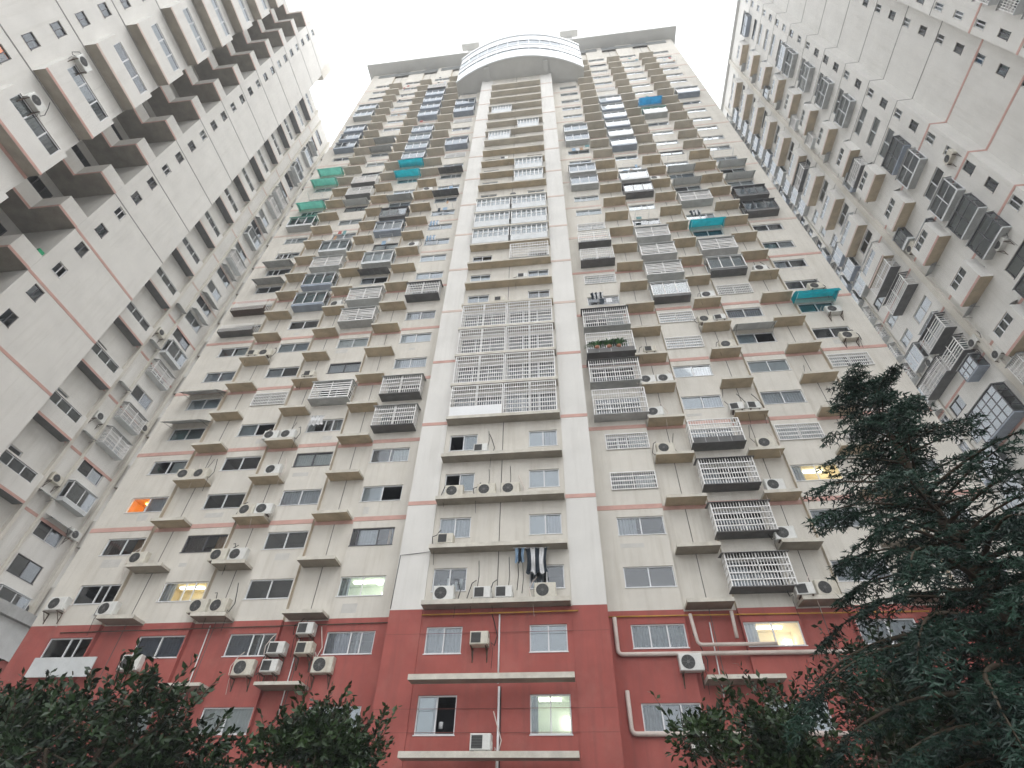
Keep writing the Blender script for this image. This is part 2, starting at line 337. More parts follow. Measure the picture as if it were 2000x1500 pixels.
def plate_mesh(nm, w, d, z, th, m, over=0.05, slope=0.0, m2=None):
    mb = MB(); x = w/2+over
    vs = [(-x,-d-over,z-slope),(x,-d-over,z-slope),(x,0,z),(-x,0,z),(-x,-d-over,z-slope+th),(x,-d-over,z-slope+th),(x,0,z+th),(-x,0,z+th)]
    mb.v = vs; mb.f = [(0,3,2,1),(4,5,6,7),(0,1,5,4),(1,2,6,5),(2,3,7,6),(3,0,4,7)]; mb.m = [1 if m2 else 0]+[0]*5
    return mb.mesh(nm, [m, m2] if m2 else [m])
def cage(x, y, z, w, h, d, label, group, rz=0, floor=SHEETD, roof=None, slat=0, rails=5, sp=0.15, apron=0.0):
    t = thing("window_cage", label, "window cage", (x, y, z), rz, group)
    put(cached(('bars', w, h, d, sp, rails, slat), lambda: bars_mesh(w, h, d, sp, rails, slat)), "bars", t)
    put(cached(('frm', w, h, d, rails if not slat else 2), lambda: frame_mesh(w, h, d, rails if not slat else 2)), "frame", t)
    if floor: put(cached(('cfl', w, d, floor.name), lambda: plate_mesh("floor_sheet", w, d, -0.03, 0.05, floor)), "floor_sheet", t)
    if roof: put(cached(('crf', w, h, d, roof.name), lambda: plate_mesh("roof_sheet", w, d, h+0.10, 0.03, roof, 0.14, 0.16)), "roof_sheet", t)
    if apron > 0:
        def ap():
            mb = MB()
            for k in range(4): mb.box(-w/2+w*k/4+0.01, -w/2+w*(k+1)/4-0.01, -d-0.03, -d-0.005, 0.02, apron)
            return mb.mesh("apron_panel", [SHEETD])
        put(cached(('apr', w, d, apron), ap), "apron_panel", t)
    return t
def grille(x, y, z, w, h, label, group, rz=0, rails=4):
    t = thing("window_grille", label, "window bars", (x, y, z), rz, group)
    put(cached(('bars', w, h, 0.06, 0.13, rails, 0), lambda: bars_mesh(w, h, 0.06, 0.13, rails, 0)), "bars", t)
    put(cached(('frm', w, h, 0.06, rails), lambda: frame_mesh(w, h, 0.06, rails)), "frame", t)
    return t
def enclosure(x, y, z, w, h, d, label, group, rz=0, base=SHEET, frame=ALU, g=GLB, roof=SHEET, back=CURG, baseh=0.3, nb=3, rows=1):
    t = thing("glazed_enclosure", label, "enclosed window", (x, y, z), rz, group)
    def b():
        mb = MB(); mb.box(-w/2, w/2, -d, 0, 0, baseh, 0, bottom=1)
        return mb.mesh("base", [base, SHEETD if base is SHEETD else (LILAC if base is LILAC else SHEET)])
    put(cached(('eb', w, d, baseh, base.name), b), "base", t)
    def f():
        mb = MB(); q = 0.035
        for k in range(nb+1):
            xx = -w/2+w*k/nb; mb.box(xx-q, xx+q, -d-0.01, -d+0.05, baseh, h)
        for k in range(rows+1):
            zz = baseh+(h-baseh)*k/rows; zz = min(zz, h-0.05)
            mb.box(-w/2+q, w/2-q, -d-0.005, -d+0.045, zz, zz+0.05)
            for sx in (-w/2, w/2): mb.box(sx-q, sx+q, -d+0.05, 0, zz, zz+0.05)
        for sx in (-w/2, w/2): mb.box(sx-q, sx+q, -0.06, 0, baseh+0.05, h-0.05)
        return mb.mesh("frame", [frame])
    put(cached(('ef', w, h, d, baseh, nb, rows, frame.name), f), "frame", t)
    pw = w/nb-0.06; ph = (h-baseh)/rows-0.06
    for k in range(nb):
        for r in range(rows):
            put(cached(('ep', round(pw,2), round(ph,2), g.name), lambda: pane_mesh(pw, ph, g)), "pane", t, (-w/2+w*(k+.5)/nb, -d+0.02, baseh+(h-baseh)*r/rows+0.05))
    for sx in (-1, 1):
        put(cached(('ep', round(d-0.12,2), round(h-baseh-.1,2), g.name), lambda: pane_mesh(d-0.12, h-baseh-0.1, g)), "pane", t, (sx*w/2, -d/2, baseh+0.05), sx*math.pi/2)
    if back: put(cached(('cur', w, h, 'enc', back.name), lambda: curtain_mesh(-w/2+0.1, w/2-0.1, h-baseh-0.1, back, 0.02)), "curtain", t, (0, -d+0.22, baseh+0.03))
    put(cached(('er', w, h, d, roof.name), lambda: plate_mesh("roof_sheet", w, d, h+0.1, 0.04, roof, 0.1, 0.1)), "roof_sheet", t)
    return t
def canopy(x, y, z, w, d, label, group, m=SHEET, slope=0.35, rz=0):
    t = thing("sheet_canopy", label, "canopy", (x, y, z), rz, group)
    def sh():
        mb = MB(); n = 10
        for k in range(n):
            a = -w/2+w*k/n; b = -w/2+w*(k+1)/n; s = 0.018*(k % 2)
            mb.box(a, b-0.002, -d, 0.0, 0, 0.012)
            i = len(mb.v)-8
            for j in range(8):
                p = mb.v[i+j]; mb.v[i+j] = (p[0], p[1], p[2]+s+slope*(1+p[1]/d)-slope)
        return mb.mesh("sheet", [m])
    put(cached(('can', w, d, m.name, slope), sh), "sheet", t)
    def br():
        mb = MB(); mb.tube([(0, 0, -0.45), (0, -d*0.85, -slope*0.85-0.01)], 0.015, 5); mb.tube([(0, -0.02, 0), (0, -d, -slope-0.015)], 0.015, 5); return mb.mesh("bracket", [SHEETD])
    for sx in (-0.45, 0.45): put(cached(('canb', d, slope), br), "bracket", t, (sx*w, 0, 0))
    return t
def awning(x, y, z, w, d, label, group, m=TEAL, rz=0):
    t = thing("awning", label, "awning", (x, y, z), rz, group)
    def fb():
        mb = MB(); n = 8; rr = random.Random(3)
        prof = [(-d*math.sin(a), 0.62*math.cos(a)-0.62) for a in [math.pi/2*k/n for k in range(n+1)]]
        prof.append((-d-0.01, -0.80)); nx = 12
        for k in range(len(prof)-1):
            for i in range(nx):
                a = -w/2+w*i/nx; b = -w/2+w*(i+1)/nx; sg = lambda q: -0.03*abs(math.sin(q*5.1))
                (y0, z0), (y1, z1) = prof[k], prof[k+1]
                mb.quad((a, y0, z0+sg(a)), (b, y0, z0+sg(b)), (b, y1, z1+sg(b)), (a, y1, z1+sg(a)))
        for sx in (-w/2, w/2):
            i0 = len(mb.v); mb.v.append((sx, 0, -0.62)); mb.v += [(sx, p[0], p[1]) for p in prof[:-1]]
            for k in range(n): mb.f.append((i0, i0+1+k, i0+2+k)); mb.m.append(0)
        return mb.mesh("fabric", [m])
    put(cached(('awf', w, d, m.name), fb), "fabric", t)
    def ar():
        mb = MB(); mb.tube([(0, 0, -0.62), (0, -d, -0.63)], 0.014, 5); return mb.mesh("arm", [ALU])
    for sx in (-0.48, 0.48): put(cached(('awa', d), ar), "arm", t, (sx*w, 0, 0))
    return t
def ac_meshes(kind):
    w, h, d = (0.82, 0.58, 0.30) if kind == 'round' else (0.66, 0.46, 0.42)
    mb = MB(); b = 0.025
    xs = [(-w/2, -w/2+b), ]
    mb.box(-w/2, w/2, -d+b, 0, 0, h)
    i = len(mb.v); mb.v += [(-w/2+b,-d,b),(w/2-b,-d,b),(w/2-b,-d,h-b),(-w/2+b,-d,h-b),(-w/2,-d+b,0),(w/2,-d+b,0),(w/2,-d+b,h),(-w/2,-d+b,h)]
    mb.f += [(i,i+1,i+2,i+3),(i+4,i+5,i+1,i),(i+5,i+6,i+2,i+1),(i+6,i+7,i+3,i+2),(i+7,i+4,i,i+3)]; mb.m += [0]*5
    mb.box(w/2, w/2+0.03, -d*0.7, -d*0.3, 0.06, 0.24)
    body = mb.mesh("casing", [ACW])
    g = MB()
    if kind == 'round':
        cx = -w/2+0.31; cz = h/2; g.disc(cx, -d-0.003, cz, 0.24, 22, 1)
        for k in range(6): r = 0.06+0.036*k; g.disc(cx, -d-0.010, cz, r, 22, 0, r-0.010)
        for k in range(4):
            a = math.pi*k/4; g.tube([(cx+0.24*math.cos(a), -d-0.012, cz+0.24*math.sin(a)), (cx-0.24*math.cos(a), -d-0.012, cz-0.24*math.sin(a))], 0.006, 4)
        g.disc(cx, -d-0.016, cz, 0.05, 12, 0)
    else:
        cx0, cx1 = -w/2+0.05, -w/2+0.40
        g.quad((cx0,-d-0.003,0.05),(cx1,-d-0.003,0.05),(cx1,-d-0.003,h-0.05),(cx0,-d-0.003,h-0.05),1)
        for k in range(9): z = 0.06+(h-0.13)*k/8; g.box(cx0, cx1, -d-0.014, -d-0.004, z, z+0.012)
    gr = g.mesh("fan_grille", [ACG, ACD])
    f = MB()
    for sx in (-w*0.32, w*0.32): f.box(sx-0.03, sx+0.03, -d+0.02, -0.02, -0.05, 0)
    ft = f.mesh("foot", [IRON])
    k = MB()
    for sx in (-w*0.4, w*0.4):
        k.box(sx-0.02, sx+0.02, -d-0.08, 0.0, -0.09, -0.05); k.tube([(sx, 0, -0.42), (sx, -d, -0.09)], 0.015, 4); k.box(sx-0.02, sx+0.02, -0.01, 0.03, -0.5, -0.05)
    return body, gr, ft, k.mesh("bracket", [IRON])
def aged(me):
    m2 = me.copy(); m2.materials.clear(); m2.materials.append(ACOLD); return m2
def ac(x, y, z, label, group, kind='round', rz=0, bracket=False, tilt=0):
    body, gr, ft, bk = cached(('ac', kind), lambda: ac_meshes(kind))
    t = thing("air_conditioner", label, "air conditioner", (x, y, z), rz, group); t.scale = (1.27, 1.2, 1.25)
    def hose(k):
        m = MB(); r_ = random.Random(k); sx = 1 if k % 2 else -1; w0 = .42
        m.tube([(sx*w0, -.15, .12), (sx*(w0+.12), -.16, .02+r_.uniform(-.1,.05)), (sx*(w0+.2), -.08, .2+r_.uniform(-.1,.3)), (sx*(w0+.05), -.02, .55+r_.uniform(0,.5)), (sx*(w0-.1), 0.05, .8+r_.uniform(0,.6))], .018, 5)
        m.tube([(sx*w0, -.12, .08), (sx*(w0+.06), -.12, -.1), (sx*(w0+.02), -.05, -.35-r_.uniform(0,.5))], .010, 4); return m.mesh("hose", [CABLE if k % 3 else PIPE])
    k_ = R.randint(0, 5); put(cached(('hose', k_), lambda: hose(k_)), "hose", t)
    if R.random() < .4: body = cached(('acold', kind), lambda: aged(body))
    put(body, "casing", t); put(gr, "fan_grille", t); put(bk if bracket else ft, "bracket" if bracket else "foot", t)
    return t

# ------------------------------------------------------------------ ground
mb = MB(); mb.quad((-400,-400,0),(400,-400,0),(400,400,0),(-400,400,0)); g = mb.build("ground", PAVE); g["kind"] = "structure"

# ------------------------------------------------------------------ haze
HZ = bpy.data.materials.new("haze"); HZ.use_nodes = True; hn = HZ.node_tree; hn.nodes.clear()
ho = hn.nodes.new("ShaderNodeOutputMaterial"); hv = hn.nodes.new("ShaderNodeVolumePrincipled"); hv.inputs["Color"].default_value = (0.92, 0.95, 1.0, 1); hv.inputs["Density"].default_value = 0.0017
hn.links.new(hv.outputs[0], ho.inputs["Volume"])
mb = MB(); mb.box(-402, 402, -402, 402, -1, 125); hz = mb.build("haze", [HZ]); hz["kind"] = "stuff"

# ================================================================== MAIN TOWER
tower = thing("apartment_tower", "tall cream apartment tower with red base facing the camera head on", "apartment tower")
ZN0 = lambda n: GZ+FH*n
ZR = GZ+FH*0.80; TOP = GZ+FH*33.7; YB = -1.455
mats3 = [CREAM, RED, PALE, JOINT, STAIN]
mf = (lambda z: 1 if z < ZR else 0, [ZR])
WC = [(6.36, 8.91), (11.61, 14.16), (16.65, 19.25), (21.95, 24.46)]
RC = [(8.99, 11.53), (14.24, 16.57), (19.33, 21.87)]
N1 = 33
BIGWIN = {"cage", "caged", "cagea", "cager", "slat", "slatg"}
# --- table of what people have built over their windows, read floor by floor
T = {}
def put_t(c, ns, kind):
    for n in (ns if isinstance(ns, (list, range, tuple)) else [ns]): T[(c, n)] = kind
put_t('R1', [5], 'cagew'); put_t('R1', [6], 'cagewroof'); put_t('R1', [7], 'cagewd'); put_t('R1', [8], 'cagewroof')
put_t('R1', [3, 4, 10, 13], 'grille'); put_t('R1', [11, 12], 'cage'); put_t('R1', [16, 17, 20, 21], 'encg')
put_t('R2', [1, 2], 'caged'); put_t('R2', [3], 'caged'); put_t('R2', [4], 'cagea'); put_t('R2', [7, 8], 'grille'); put_t('R2', [9], 'encd'); put_t('R2', [10, 11, 12], 'slat'); put_t('R2', [15], 'encdark'); put_t('R2', [16, 20], 'encg'); put_t('R2', [19], 'encl'); put_t('R2', [21, 22, 23, 24], 'encb'); put_t('R2', [25, 26], 'grille')
put_t('R3', [4, 9], 'grille'); put_t('R3', [7], 'canopyp'); put_t('R3', [10], 'encd'); put_t('R3', [11], 'slat'); put_t('R3', [12], 'awnt'); put_t('R3', [14], 'slatg'); put_t('R3', [15, 16], 'canopyp'); put_t('R3', [22], 'encteal'); put_t('R3', [23], 'awnt')
put_t('R4', [5, 6], 'grille'); put_t('R4', [8], 'awnt'); put_t('R4', [13, 14], 'encdark'); put_t('R4', [15, 16], 'canopyp'); put_t('R4', [24], 'encb'); put_t('R4', [25], 'grille')
put_t('L1', [5, 6], 'cager'); put_t('L1', [10], 'caged'); put_t('L1', [16, 18], 'canopyd'); put_t('L1', [21, 25, 26], 'encl'); put_t('L1', [20, 24], 'grille')
put_t('L2', [6], 'slat'); put_t('L2', [9, 10], 'slat'); put_t('L2', [11], 'canopyd'); put_t('L2', [12], 'encp'); put_t('L2', [14], 'encl'); put_t('L2', [15], 'encdark'); put_t('L2', [16], 'canopyg'); put_t('L2', [18, 19], 'awnt'); put_t('L2', [20, 21, 22, 23], 'encb'); put_t('L2', [25, 26, 27, 28], 'encl'); put_t('L2', [29], 'cage')
put_t('L3', [6], 'grille'); put_t('L3', [10, 11], 'encb'); put_t('L3', [12], 'slat'); put_t('L3', [13], 'encp'); put_t('L3', [16], 'canopyp'); put_t('L3', [17, 18], 'cage'); put_t('L3', [21, 22], 'canopyg')
put_t('L4', [5, 6], 'canopybig'); put_t('L4', [9], 'balcd'); put_t('L4', [10], 'balcb'); put_t('L4', [11], 'canopyg'); put_t('L4', [12], 'canopyp2'); put_t('L4', [15], 'encteal'); put_t('L4', [16, 18, 19], 'awng'); put_t('L4', [22, 23, 24], 'encl'); put_t('L4', [26, 27], 'encg')

for side, sg in (("L", -1), ("R", 1)):
    ops = []
    for a, b in WC:
        for n in range(-2, N1-1):
            dz = -0.45 if n == -1 else 0
            k = T.get((f"{side}{WC.index((a, b))+1}", n), "")
            if k.startswith('cagew'): ops.append((5.95, 8.95, S(n)+0.62, S(n)+2.62))
            elif k in BIGWIN: ops.append((a, b, S(n)+0.75, S(n)+2.40))
            else: ops.append((a, b, S(n)+1.18+dz, S(n)+2.27+dz))
    mbw = MB()
    edges = [5.27]
    panels = [(5.27, RC[0][0]), (RC[0][1], RC[1][0]), (RC[1][1], RC[2][0]), (RC[2][1], 26.06)]
    def mir(m0):
        if sg < 0: m0.v = [(-v[0], v[1], v[2]) for v in m0.v]; m0.f = [tuple(reversed(f)) for f in m0.f]
    for a, b in panels: grid_wall(mbw, a, b, 0, TOP, 0.0, [o for o in ops if a < o[0] < b], mf)
    RD = 0.26
    for a, b in RC:
        for z0, z1 in ((0, ZR), (ZR, TOP)):
            k = 1 if z0 == 0 else 0
            mbw.quad((a, RD, z0), (b, RD, z0), (b, RD, z1), (a, RD, z1), k)
            mbw.quad((a, 0, z0), (a, RD, z0), (a, RD, z1), (a, 0, z1), k or 4); mbw.quad((b, RD, z0), (b, 0, z0), (b, 0, z1), (b, RD, z1), k or 4)
    mbw.quad((26.06, 0, 0), (26.06, 16, 0), (26.06, 16, TOP), (26.06, 0, TOP), 0)
    mbw.quad((26.06, 16, 0), (0, 16, 0), (0, 16, TOP), (26.06, 16, TOP), 0)
    mir(mbw); mbw.build("wall", mats3, tower)
    j = MB()
    for a, b in RC: j.box((a+b)/2-0.018, (a+b)/2+0.018, RD-0.014, RD+0.02, GZ-8, TOP)
    mir(j); j.build("wall_joint", [JOINT], tower)
    for n in range(3, 33, 2):
        bm = MB(); z = S(n)-0.02
        for a, b in panels: bm.box(a+0.0, b, -0.022, 0.02, z-0.14, z+0.14)
        for a, b in RC: bm.box(a+0.001, b-0.001, RD-0.022, RD+0.02, z-0.14, z+0.14)
        mir(bm); bm.build("band", [PINK if n < 13 else PINKP], tower)
    # ledges
    def ledge_mesh(w, d, th=0.15, soff=SOFF):
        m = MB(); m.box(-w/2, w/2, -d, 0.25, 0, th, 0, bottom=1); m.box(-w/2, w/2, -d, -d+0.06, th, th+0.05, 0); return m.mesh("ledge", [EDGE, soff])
    for ci, (a, b) in enumerate(RC):
        for n in range(1, 32):
            w = b-a-0.34
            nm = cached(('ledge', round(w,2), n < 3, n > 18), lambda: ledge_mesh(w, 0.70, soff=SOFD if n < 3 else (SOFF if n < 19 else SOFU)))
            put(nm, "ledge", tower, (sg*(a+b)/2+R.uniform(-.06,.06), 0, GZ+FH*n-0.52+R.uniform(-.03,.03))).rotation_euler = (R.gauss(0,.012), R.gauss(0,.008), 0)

# centre bay
mbw = MB(); CW = [(-3.33, -1.59), (1.59, 3.33)]; cops = []
for a, b in CW:
    for n in range(-1, 28):
        z0 = GZ+FH*n+0.07; z1 = z0+1.2
        if n == -1: z0 -= 0.28
        if n in (5, 6, 7, 8): cops.append((-3.4, -0.12, z0-.45, z1+.45) if a < 0 else (0.12, 3.4, z0-.45, z1+.45))
        else: cops.append((a, b, z0, z1))
ZB = GZ+FH*0.72; mfb = (lambda z: 1 if z < ZB else 2, [ZB]); mfc = (lambda z: 1 if z < ZB else 0, [ZB])
grid_wall(mbw, -3.62, 3.62, 0, TOP, YB+0.03, cops, mfc)
for a, b in ((-5.27, -3.62), (3.62, 5.27)): grid_wall(mbw, a, b, 0, TOP, YB-0.03, [], mfb)
for x in (-3.62, 3.62):
    for z0, z1, k in ((0, ZB, 1), (ZB, TOP, 2)):
        s = 1 if x < 0 else -1
        a, b = (x, YB-0.03, z0), (x, YB+0.03, z0)
        if s < 0: a, b = b, a
        mbw.quad(a, b, (b[0], b[1], z1), (a[0], a[1], z1), k)
for x in (-5.27, 5.27):
    for z0, z1, k in ((0, ZB, 1), (ZB, TOP, 2)): mbw.quad((x, 0, z0), (x, YB-0.03, z0), (x, YB-0.03, z1), (x, 0, z1), k)
mbw.build("bay_wall", mats3, tower)
for n in range(3, 28, 2):
    bm = MB(); z = S(n)-0.05
    bm.box(-5.28, -3.61, YB-0.05, YB-0.01, z-0.12, z+0.12); bm.build("band", [PINK if n < 9 else PINKP], tower)
    bm = MB(); bm.box(3.61, 5.28, YB-0.05, YB-0.01, z-0.12, z+0.12); bm.build("band", [PINK if n < 9 else PINKP], tower)
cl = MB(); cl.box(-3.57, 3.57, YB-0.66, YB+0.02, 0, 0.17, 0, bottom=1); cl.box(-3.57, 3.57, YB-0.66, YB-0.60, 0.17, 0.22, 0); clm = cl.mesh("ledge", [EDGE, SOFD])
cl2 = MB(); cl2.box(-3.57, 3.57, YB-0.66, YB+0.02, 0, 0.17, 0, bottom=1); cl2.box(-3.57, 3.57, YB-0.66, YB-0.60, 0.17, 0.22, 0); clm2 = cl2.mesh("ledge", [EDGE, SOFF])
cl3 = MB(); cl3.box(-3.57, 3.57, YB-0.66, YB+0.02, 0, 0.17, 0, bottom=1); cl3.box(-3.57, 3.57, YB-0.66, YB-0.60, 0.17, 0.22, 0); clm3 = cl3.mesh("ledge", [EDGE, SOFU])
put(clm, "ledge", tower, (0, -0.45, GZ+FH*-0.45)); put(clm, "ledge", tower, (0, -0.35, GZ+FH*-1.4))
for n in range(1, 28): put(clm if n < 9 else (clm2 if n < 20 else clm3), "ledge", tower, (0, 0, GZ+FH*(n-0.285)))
jm = MB(); jm.box(-0.02, 0.02, YB+0.012, YB+0.04, GZ+FH*0.9, TOP); jm.build("wall_joint", [JOINT], tower)

for z in (ZN0(-1.9), ZN0(-1.05), ZN0(-.75), ZN0(.32)):
    m_ = MB(); m_.box(-5.26, 5.26, YB-0.034, YB-0.02, z, z+.018); m_.build("render_joint", [REDJ], tower)
PATCH = mat("repair_patch", (0.55, 0.535, 0.50), 0.95, 0.1, var=0.12, vscale=2, dirt=0.2)
PATR = mat("red_repair_patch", (0.40, 0.135, 0.115), 0.95, 0.1, var=0.12, vscale=2, dirt=0.2)
RP = random.Random(99)
done = set()
for _ in range(60):
    sg = RP.choice((-1, 1)); a, b = RP.choice(WC); n = RP.choice((0, 1, 1, 2, 2, 3, 3, 4, 5, 6, 7, 8, 9, 10))
    w_, h_ = RP.uniform(.35, 1.3), RP.uniform(.2, .5); x0 = RP.uniform(a, b-w_); z0 = S(n)+RP.uniform(.28, 1.05-h_)
    if (("R" if sg > 0 else "L")+str(WC.index((a, b))+1), n) in T or (sg, a, n) in done: continue
    done.add((sg, a, n)); m_ = MB(); xx = sg*(x0+w_/2); m_.box(xx-w_/2, xx+w_/2, -.004, .01, z0, z0+h_); m_.build("repair_patch", [PATR if n < 1 else PATCH], tower)
# window variants
LOW = {('L1',0):'bluehalf',('L2',0):'bluehalf',('L3',0):'blue',('L4',0):'dark',('L1',1):'litg',('L1',2):'mid',('L1',3):'open',('L1',4):'halfr',
 ('L2',1):'dark',('L2',2):'dark',('L2',3):'pale',('L2',4):'white',('L3',1):'lit',('L3',2):'tan',('L3',3):'dark',('L3',4):'dark',('L4',1):'dark',('L4',2):'tan',('L4',3):'orange',('L4',4):'halfr',
 ('L2',5):'ends',('L3',5):'open',('L1',8):'frost',('L2',8):'white',('L2',7):'pale',('L3',7):'half',('L3',8):'bluef',('L3',9):'dark',('L4',7):'pale',('L4',8):'halfr',('L1',7):'pale',
 ('L1',9):'half',('L1',11):'bluef',('L1',12):'frost',('L1',13):'bluef',('L1',14):'bluef',
 ('R1',-1):'greym',('R1',0):'greyc',('R1',1):'brown',('R1',2):'half',('R1',3):'halfr',('R1',4):'halfr',('R2',0):'lit',('R2',5):'bluef',('R2',6):'bluef',('R3',1):'pale',('R3',2):'pale',('R3',3):'lit',('R3',4):'pale',('R3',5):'pale',('R3',6):'frost',
 ('R3',0):'pale',('R2',-1):'frost',('R4',7):'dark',('R4',8):'teal',('R4',9):'grey',('R4',10):'half',('R4',11):'teal',('R4',12):'dark',('R4',6):'half',('R4',5):'pale',('R2',7):'pale',('R2',8):'bluef'}
POOL = ['pale','pale','white','frost','half','bluef','halfr','white','frost','ends','open','grey','pale','teal','tan','blue','mid','brown']
enc_at = set()
POOLU = ['white','frost','pale','white','frost','bluef','white','halfr','pale','dark']  # upper floors: mostly pale curtains, imitating white reflections in the panes
wcount = 0
def wx(c):
    a, b = WC[int(c[1])-1]; return (a+b)/2*(-1 if c[0] == 'L' else 1)
def lx(c):
    a, b = RC[int(c[1])-1]; return (a+b)/2*(-1 if c[0] == 'l' else 1)

NOWIN = {'encg','encdark','encl','encb','encp','encgreen','encteal'}
for c in ('L1','L2','L3','L4','R1','R2','R3','R4'):
    a, b = WC[int(c[1])-1]; w = b-a
    for n in range(-2, N1-1):
        k = T.get((c, n))
        dz = -0.45 if n == -1 else 0
        var = LOW.get((c, n)) or R.choice(POOL if n < 13 else POOLU)
        if k in NOWIN: var = 'grey'
        bars = (.5,)
        if c == 'R1' and n in (0, -1): bars = (.34, .67)
        elif var == 'mid': bars = (.14, .62)
        elif R.random() < 0.25: bars = (.5, .72) if R.random() < .5 else (.28, .5)
        if n < -1: bars = (.5,)
        rev = RED if n < 1 else CREAM
        if k and k.startswith('cagew'):
            window(tower, 7.45, 0, S(n)+0.62, 3.0, 2.0, R.choice(['dark','half','dark','halfr']), (.33, .66), rev=rev); wcount += 1
        elif k in BIGWIN:
            window(tower, wx(c), 0, S(n)+0.75, w, 1.65, R.choice(['dark','half','dark','ends']), (.5,), rev=rev); wcount += 1
        elif wcount < 262:
            window(tower, wx(c), 0, S(n)+1.18+dz, w, 1.09, var, bars, rev=rev, frame=BRONZE if R.random() < .1 and n > 0 else ALU); wcount += 1
        else:
            window(tower, wx(c), 0, S(n)+1.18+dz, w, 1.09, 'pale', (.5,), rev=rev)
CV = {(-1,-1):'open',(1,-1):'litg',(-1,0):'pale',(1,0):'frost',(-1,1):'dark',(1,1):'half',(-1,2):'pale',(1,2):'bluef',(-1,3):'openr',(1,3):'frost',(-1,4):'openr',(1,4):'bluef'}
for sx in (-1, 1):
    for n in range(-1, 18):
        if n in (5, 6, 7, 8): window(tower, sx*1.76, YB+0.03, GZ+FH*n+0.07-.45, 3.28, 2.1, R.choice(['dark','dark','dark','half']), (.33, .66), rev=CREAM); continue
        window(tower, sx*2.46, YB+0.03, GZ+FH*n+0.07-(0.28 if n == -1 else 0), 1.74, 1.2+(0.28 if n == -1 else 0), CV.get((sx, n)) or R.choice(POOL), (.5,), rev=RED if n < 1 else CREAM)
mbs = MB()   # topmost centre windows: small, merged
for sx in (-1, 1):
    for n in range(18, 28):
        x0 = sx*2.46-0.87; z0 = GZ+FH*n+0.07
        mbs.box(x0, x0+1.74, YB+0.12, YB+0.2, z0, z0+1.2, 1); mbs.box(x0, x0+1.74, YB+0.07, YB+0.118, z0, z0+0.06, 0); mbs.box(x0+0.84, x0+0.9, YB+0.07, YB+0.118, z0+0.06, z0+1.2, 0)
        mbs.quad((x0,YB+0.12,z0+1.2),(x0+1.74,YB+0.12,z0+1.2),(x0+1.74,YB+0.03,z0+1.2),(x0,YB+0.03,z0+1.2),2)
mbs.build("upper_windows", [ALU, ROOMG, CREAM], tower, kind="stuff")

# roof: eave slab, dark strip openings, beams, drum
mb = MB(); mb.box(-26.85, 26.85, -1.8, 17, TOP, TOP+0.5, 0); mb.build("eave", [EAVE], tower)
mb = MB(); mb.box(-26.4, 26.4, -0.6, 16.5, TOP+0.503, TOP+1.2, 0); mb.build("parapet", [CREAM], tower)
for a, b in ((-24.9, -14.2), (-13.6, -9.4), (9.6, 13.4), (14.2, 25.0)):
    mb = MB(); z0 = GZ+FH*33.03; mb.box(a, b, -0.008, 0.02, z0, z0+1.35, 0)
    for q in range(5): mb.box(a, b, -0.10, -0.009, z0+.02+.27*q, z0+.10+.27*q, 0)
    mb.build("vent_strip", [SHEET], tower)
for x in (-8.6, 9.1):
    mb = MB(); mb.box(x-1.6, x+1.6, -2.0, -0.9, GZ+FH*35.4, GZ+FH*35.4+0.7); mb.box(x-0.6, x+0.6, -0.9, 2, TOP+1.2, GZ+FH*35.4+0.7); mb.build("roof_beam", [EAVE], tower)
ARC = []; hw = 9.75; y_end = -1.75; y_mid = -4.25; x_c = 0.45
sag = y_end-y_mid; rad = (hw*hw+sag*sag)/(2*sag); NA = 36
for i in range(NA+1):
    a = math.asin(hw/rad)*(2*i/NA-1); ARC.append((x_c+rad*math.sin(a), y_mid+rad-rad*math.cos(a)))
def arc_band(mb, off, z0, z1, m=0, cap=True, th=0.1):
    def o(p, d):
        v = Vector((p[0]-x_c, p[1]-(y_mid+rad))); v = v*(1+d/rad); return (v.x+x_c, v.y+y_mid+rad)
    for p, q in zip(ARC[:-1], ARC[1:]):
        P, Q = o(p, off), o(q, off); Pi, Qi = o(p, off-th), o(q, off-th)
        mb.quad((*P, z0), (*Q, z0), (*Q, z1), (*P, z1), m); mb.quad((*Qi, z0), (*Pi, z0), (*Pi, z1), (*Qi, z1), m)
        mb.quad((*P, z1), (*Q, z1), (*Qi, z1), (*Pi, z1), m); mb.quad((*Pi, z0), (*Qi, z0), (*Q, z0), (*P, z0), m)
Zb = GZ+FH*28.25
mb = MB(); pts = [(ARC[0][0], 0.3)]+ARC+[(ARC[-1][0], 0.3)]
i = len(mb.v); mb.v += [(*p, Zb+0.12) for p in pts]; mb.f.append(tuple(range(i+len(pts)-1, i-1, -1))); mb.m.append(0)
mb.build("lounge_soffit", [EAVE], tower)
mb = MB(); Zt = GZ+FH*32.3
i = 0; mb.v += [(*p, Zt) for p in pts]; mb.f.append(tuple(range(len(pts)))); mb.m.append(0); mb.build("lounge_roof", [DRUMW], tower)
mb = MB(); arc_band(mb, 0, Zb, Zb+3.5); arc_band(mb, 0.07, Zb+0.0, Zb+0.45, 0, th=0.06); arc_band(mb, 0.0, Zb+4.5, Zb+6.3); arc_band(mb, 0.09, Zb+6.0, Zb+6.3, 0, th=0.08)
arc_band(mb, 0, Zb+9.0, Zt-0.35); arc_band(mb, 0.18, Zt-0.35, Zt+0.25, 0, th=0.35)
for p, s in ((ARC[0], -1), (ARC[-1], 1)):
    q = [(p[0], 0.3), p] if s < 0 else [p, (p[0], 0.3)]
    mb.quad((*q[0], Zb), (*q[1], Zb), (*q[1], Zt), (*q[0], Zt))
mb.build("lounge_wall", [DRUMW], tower)
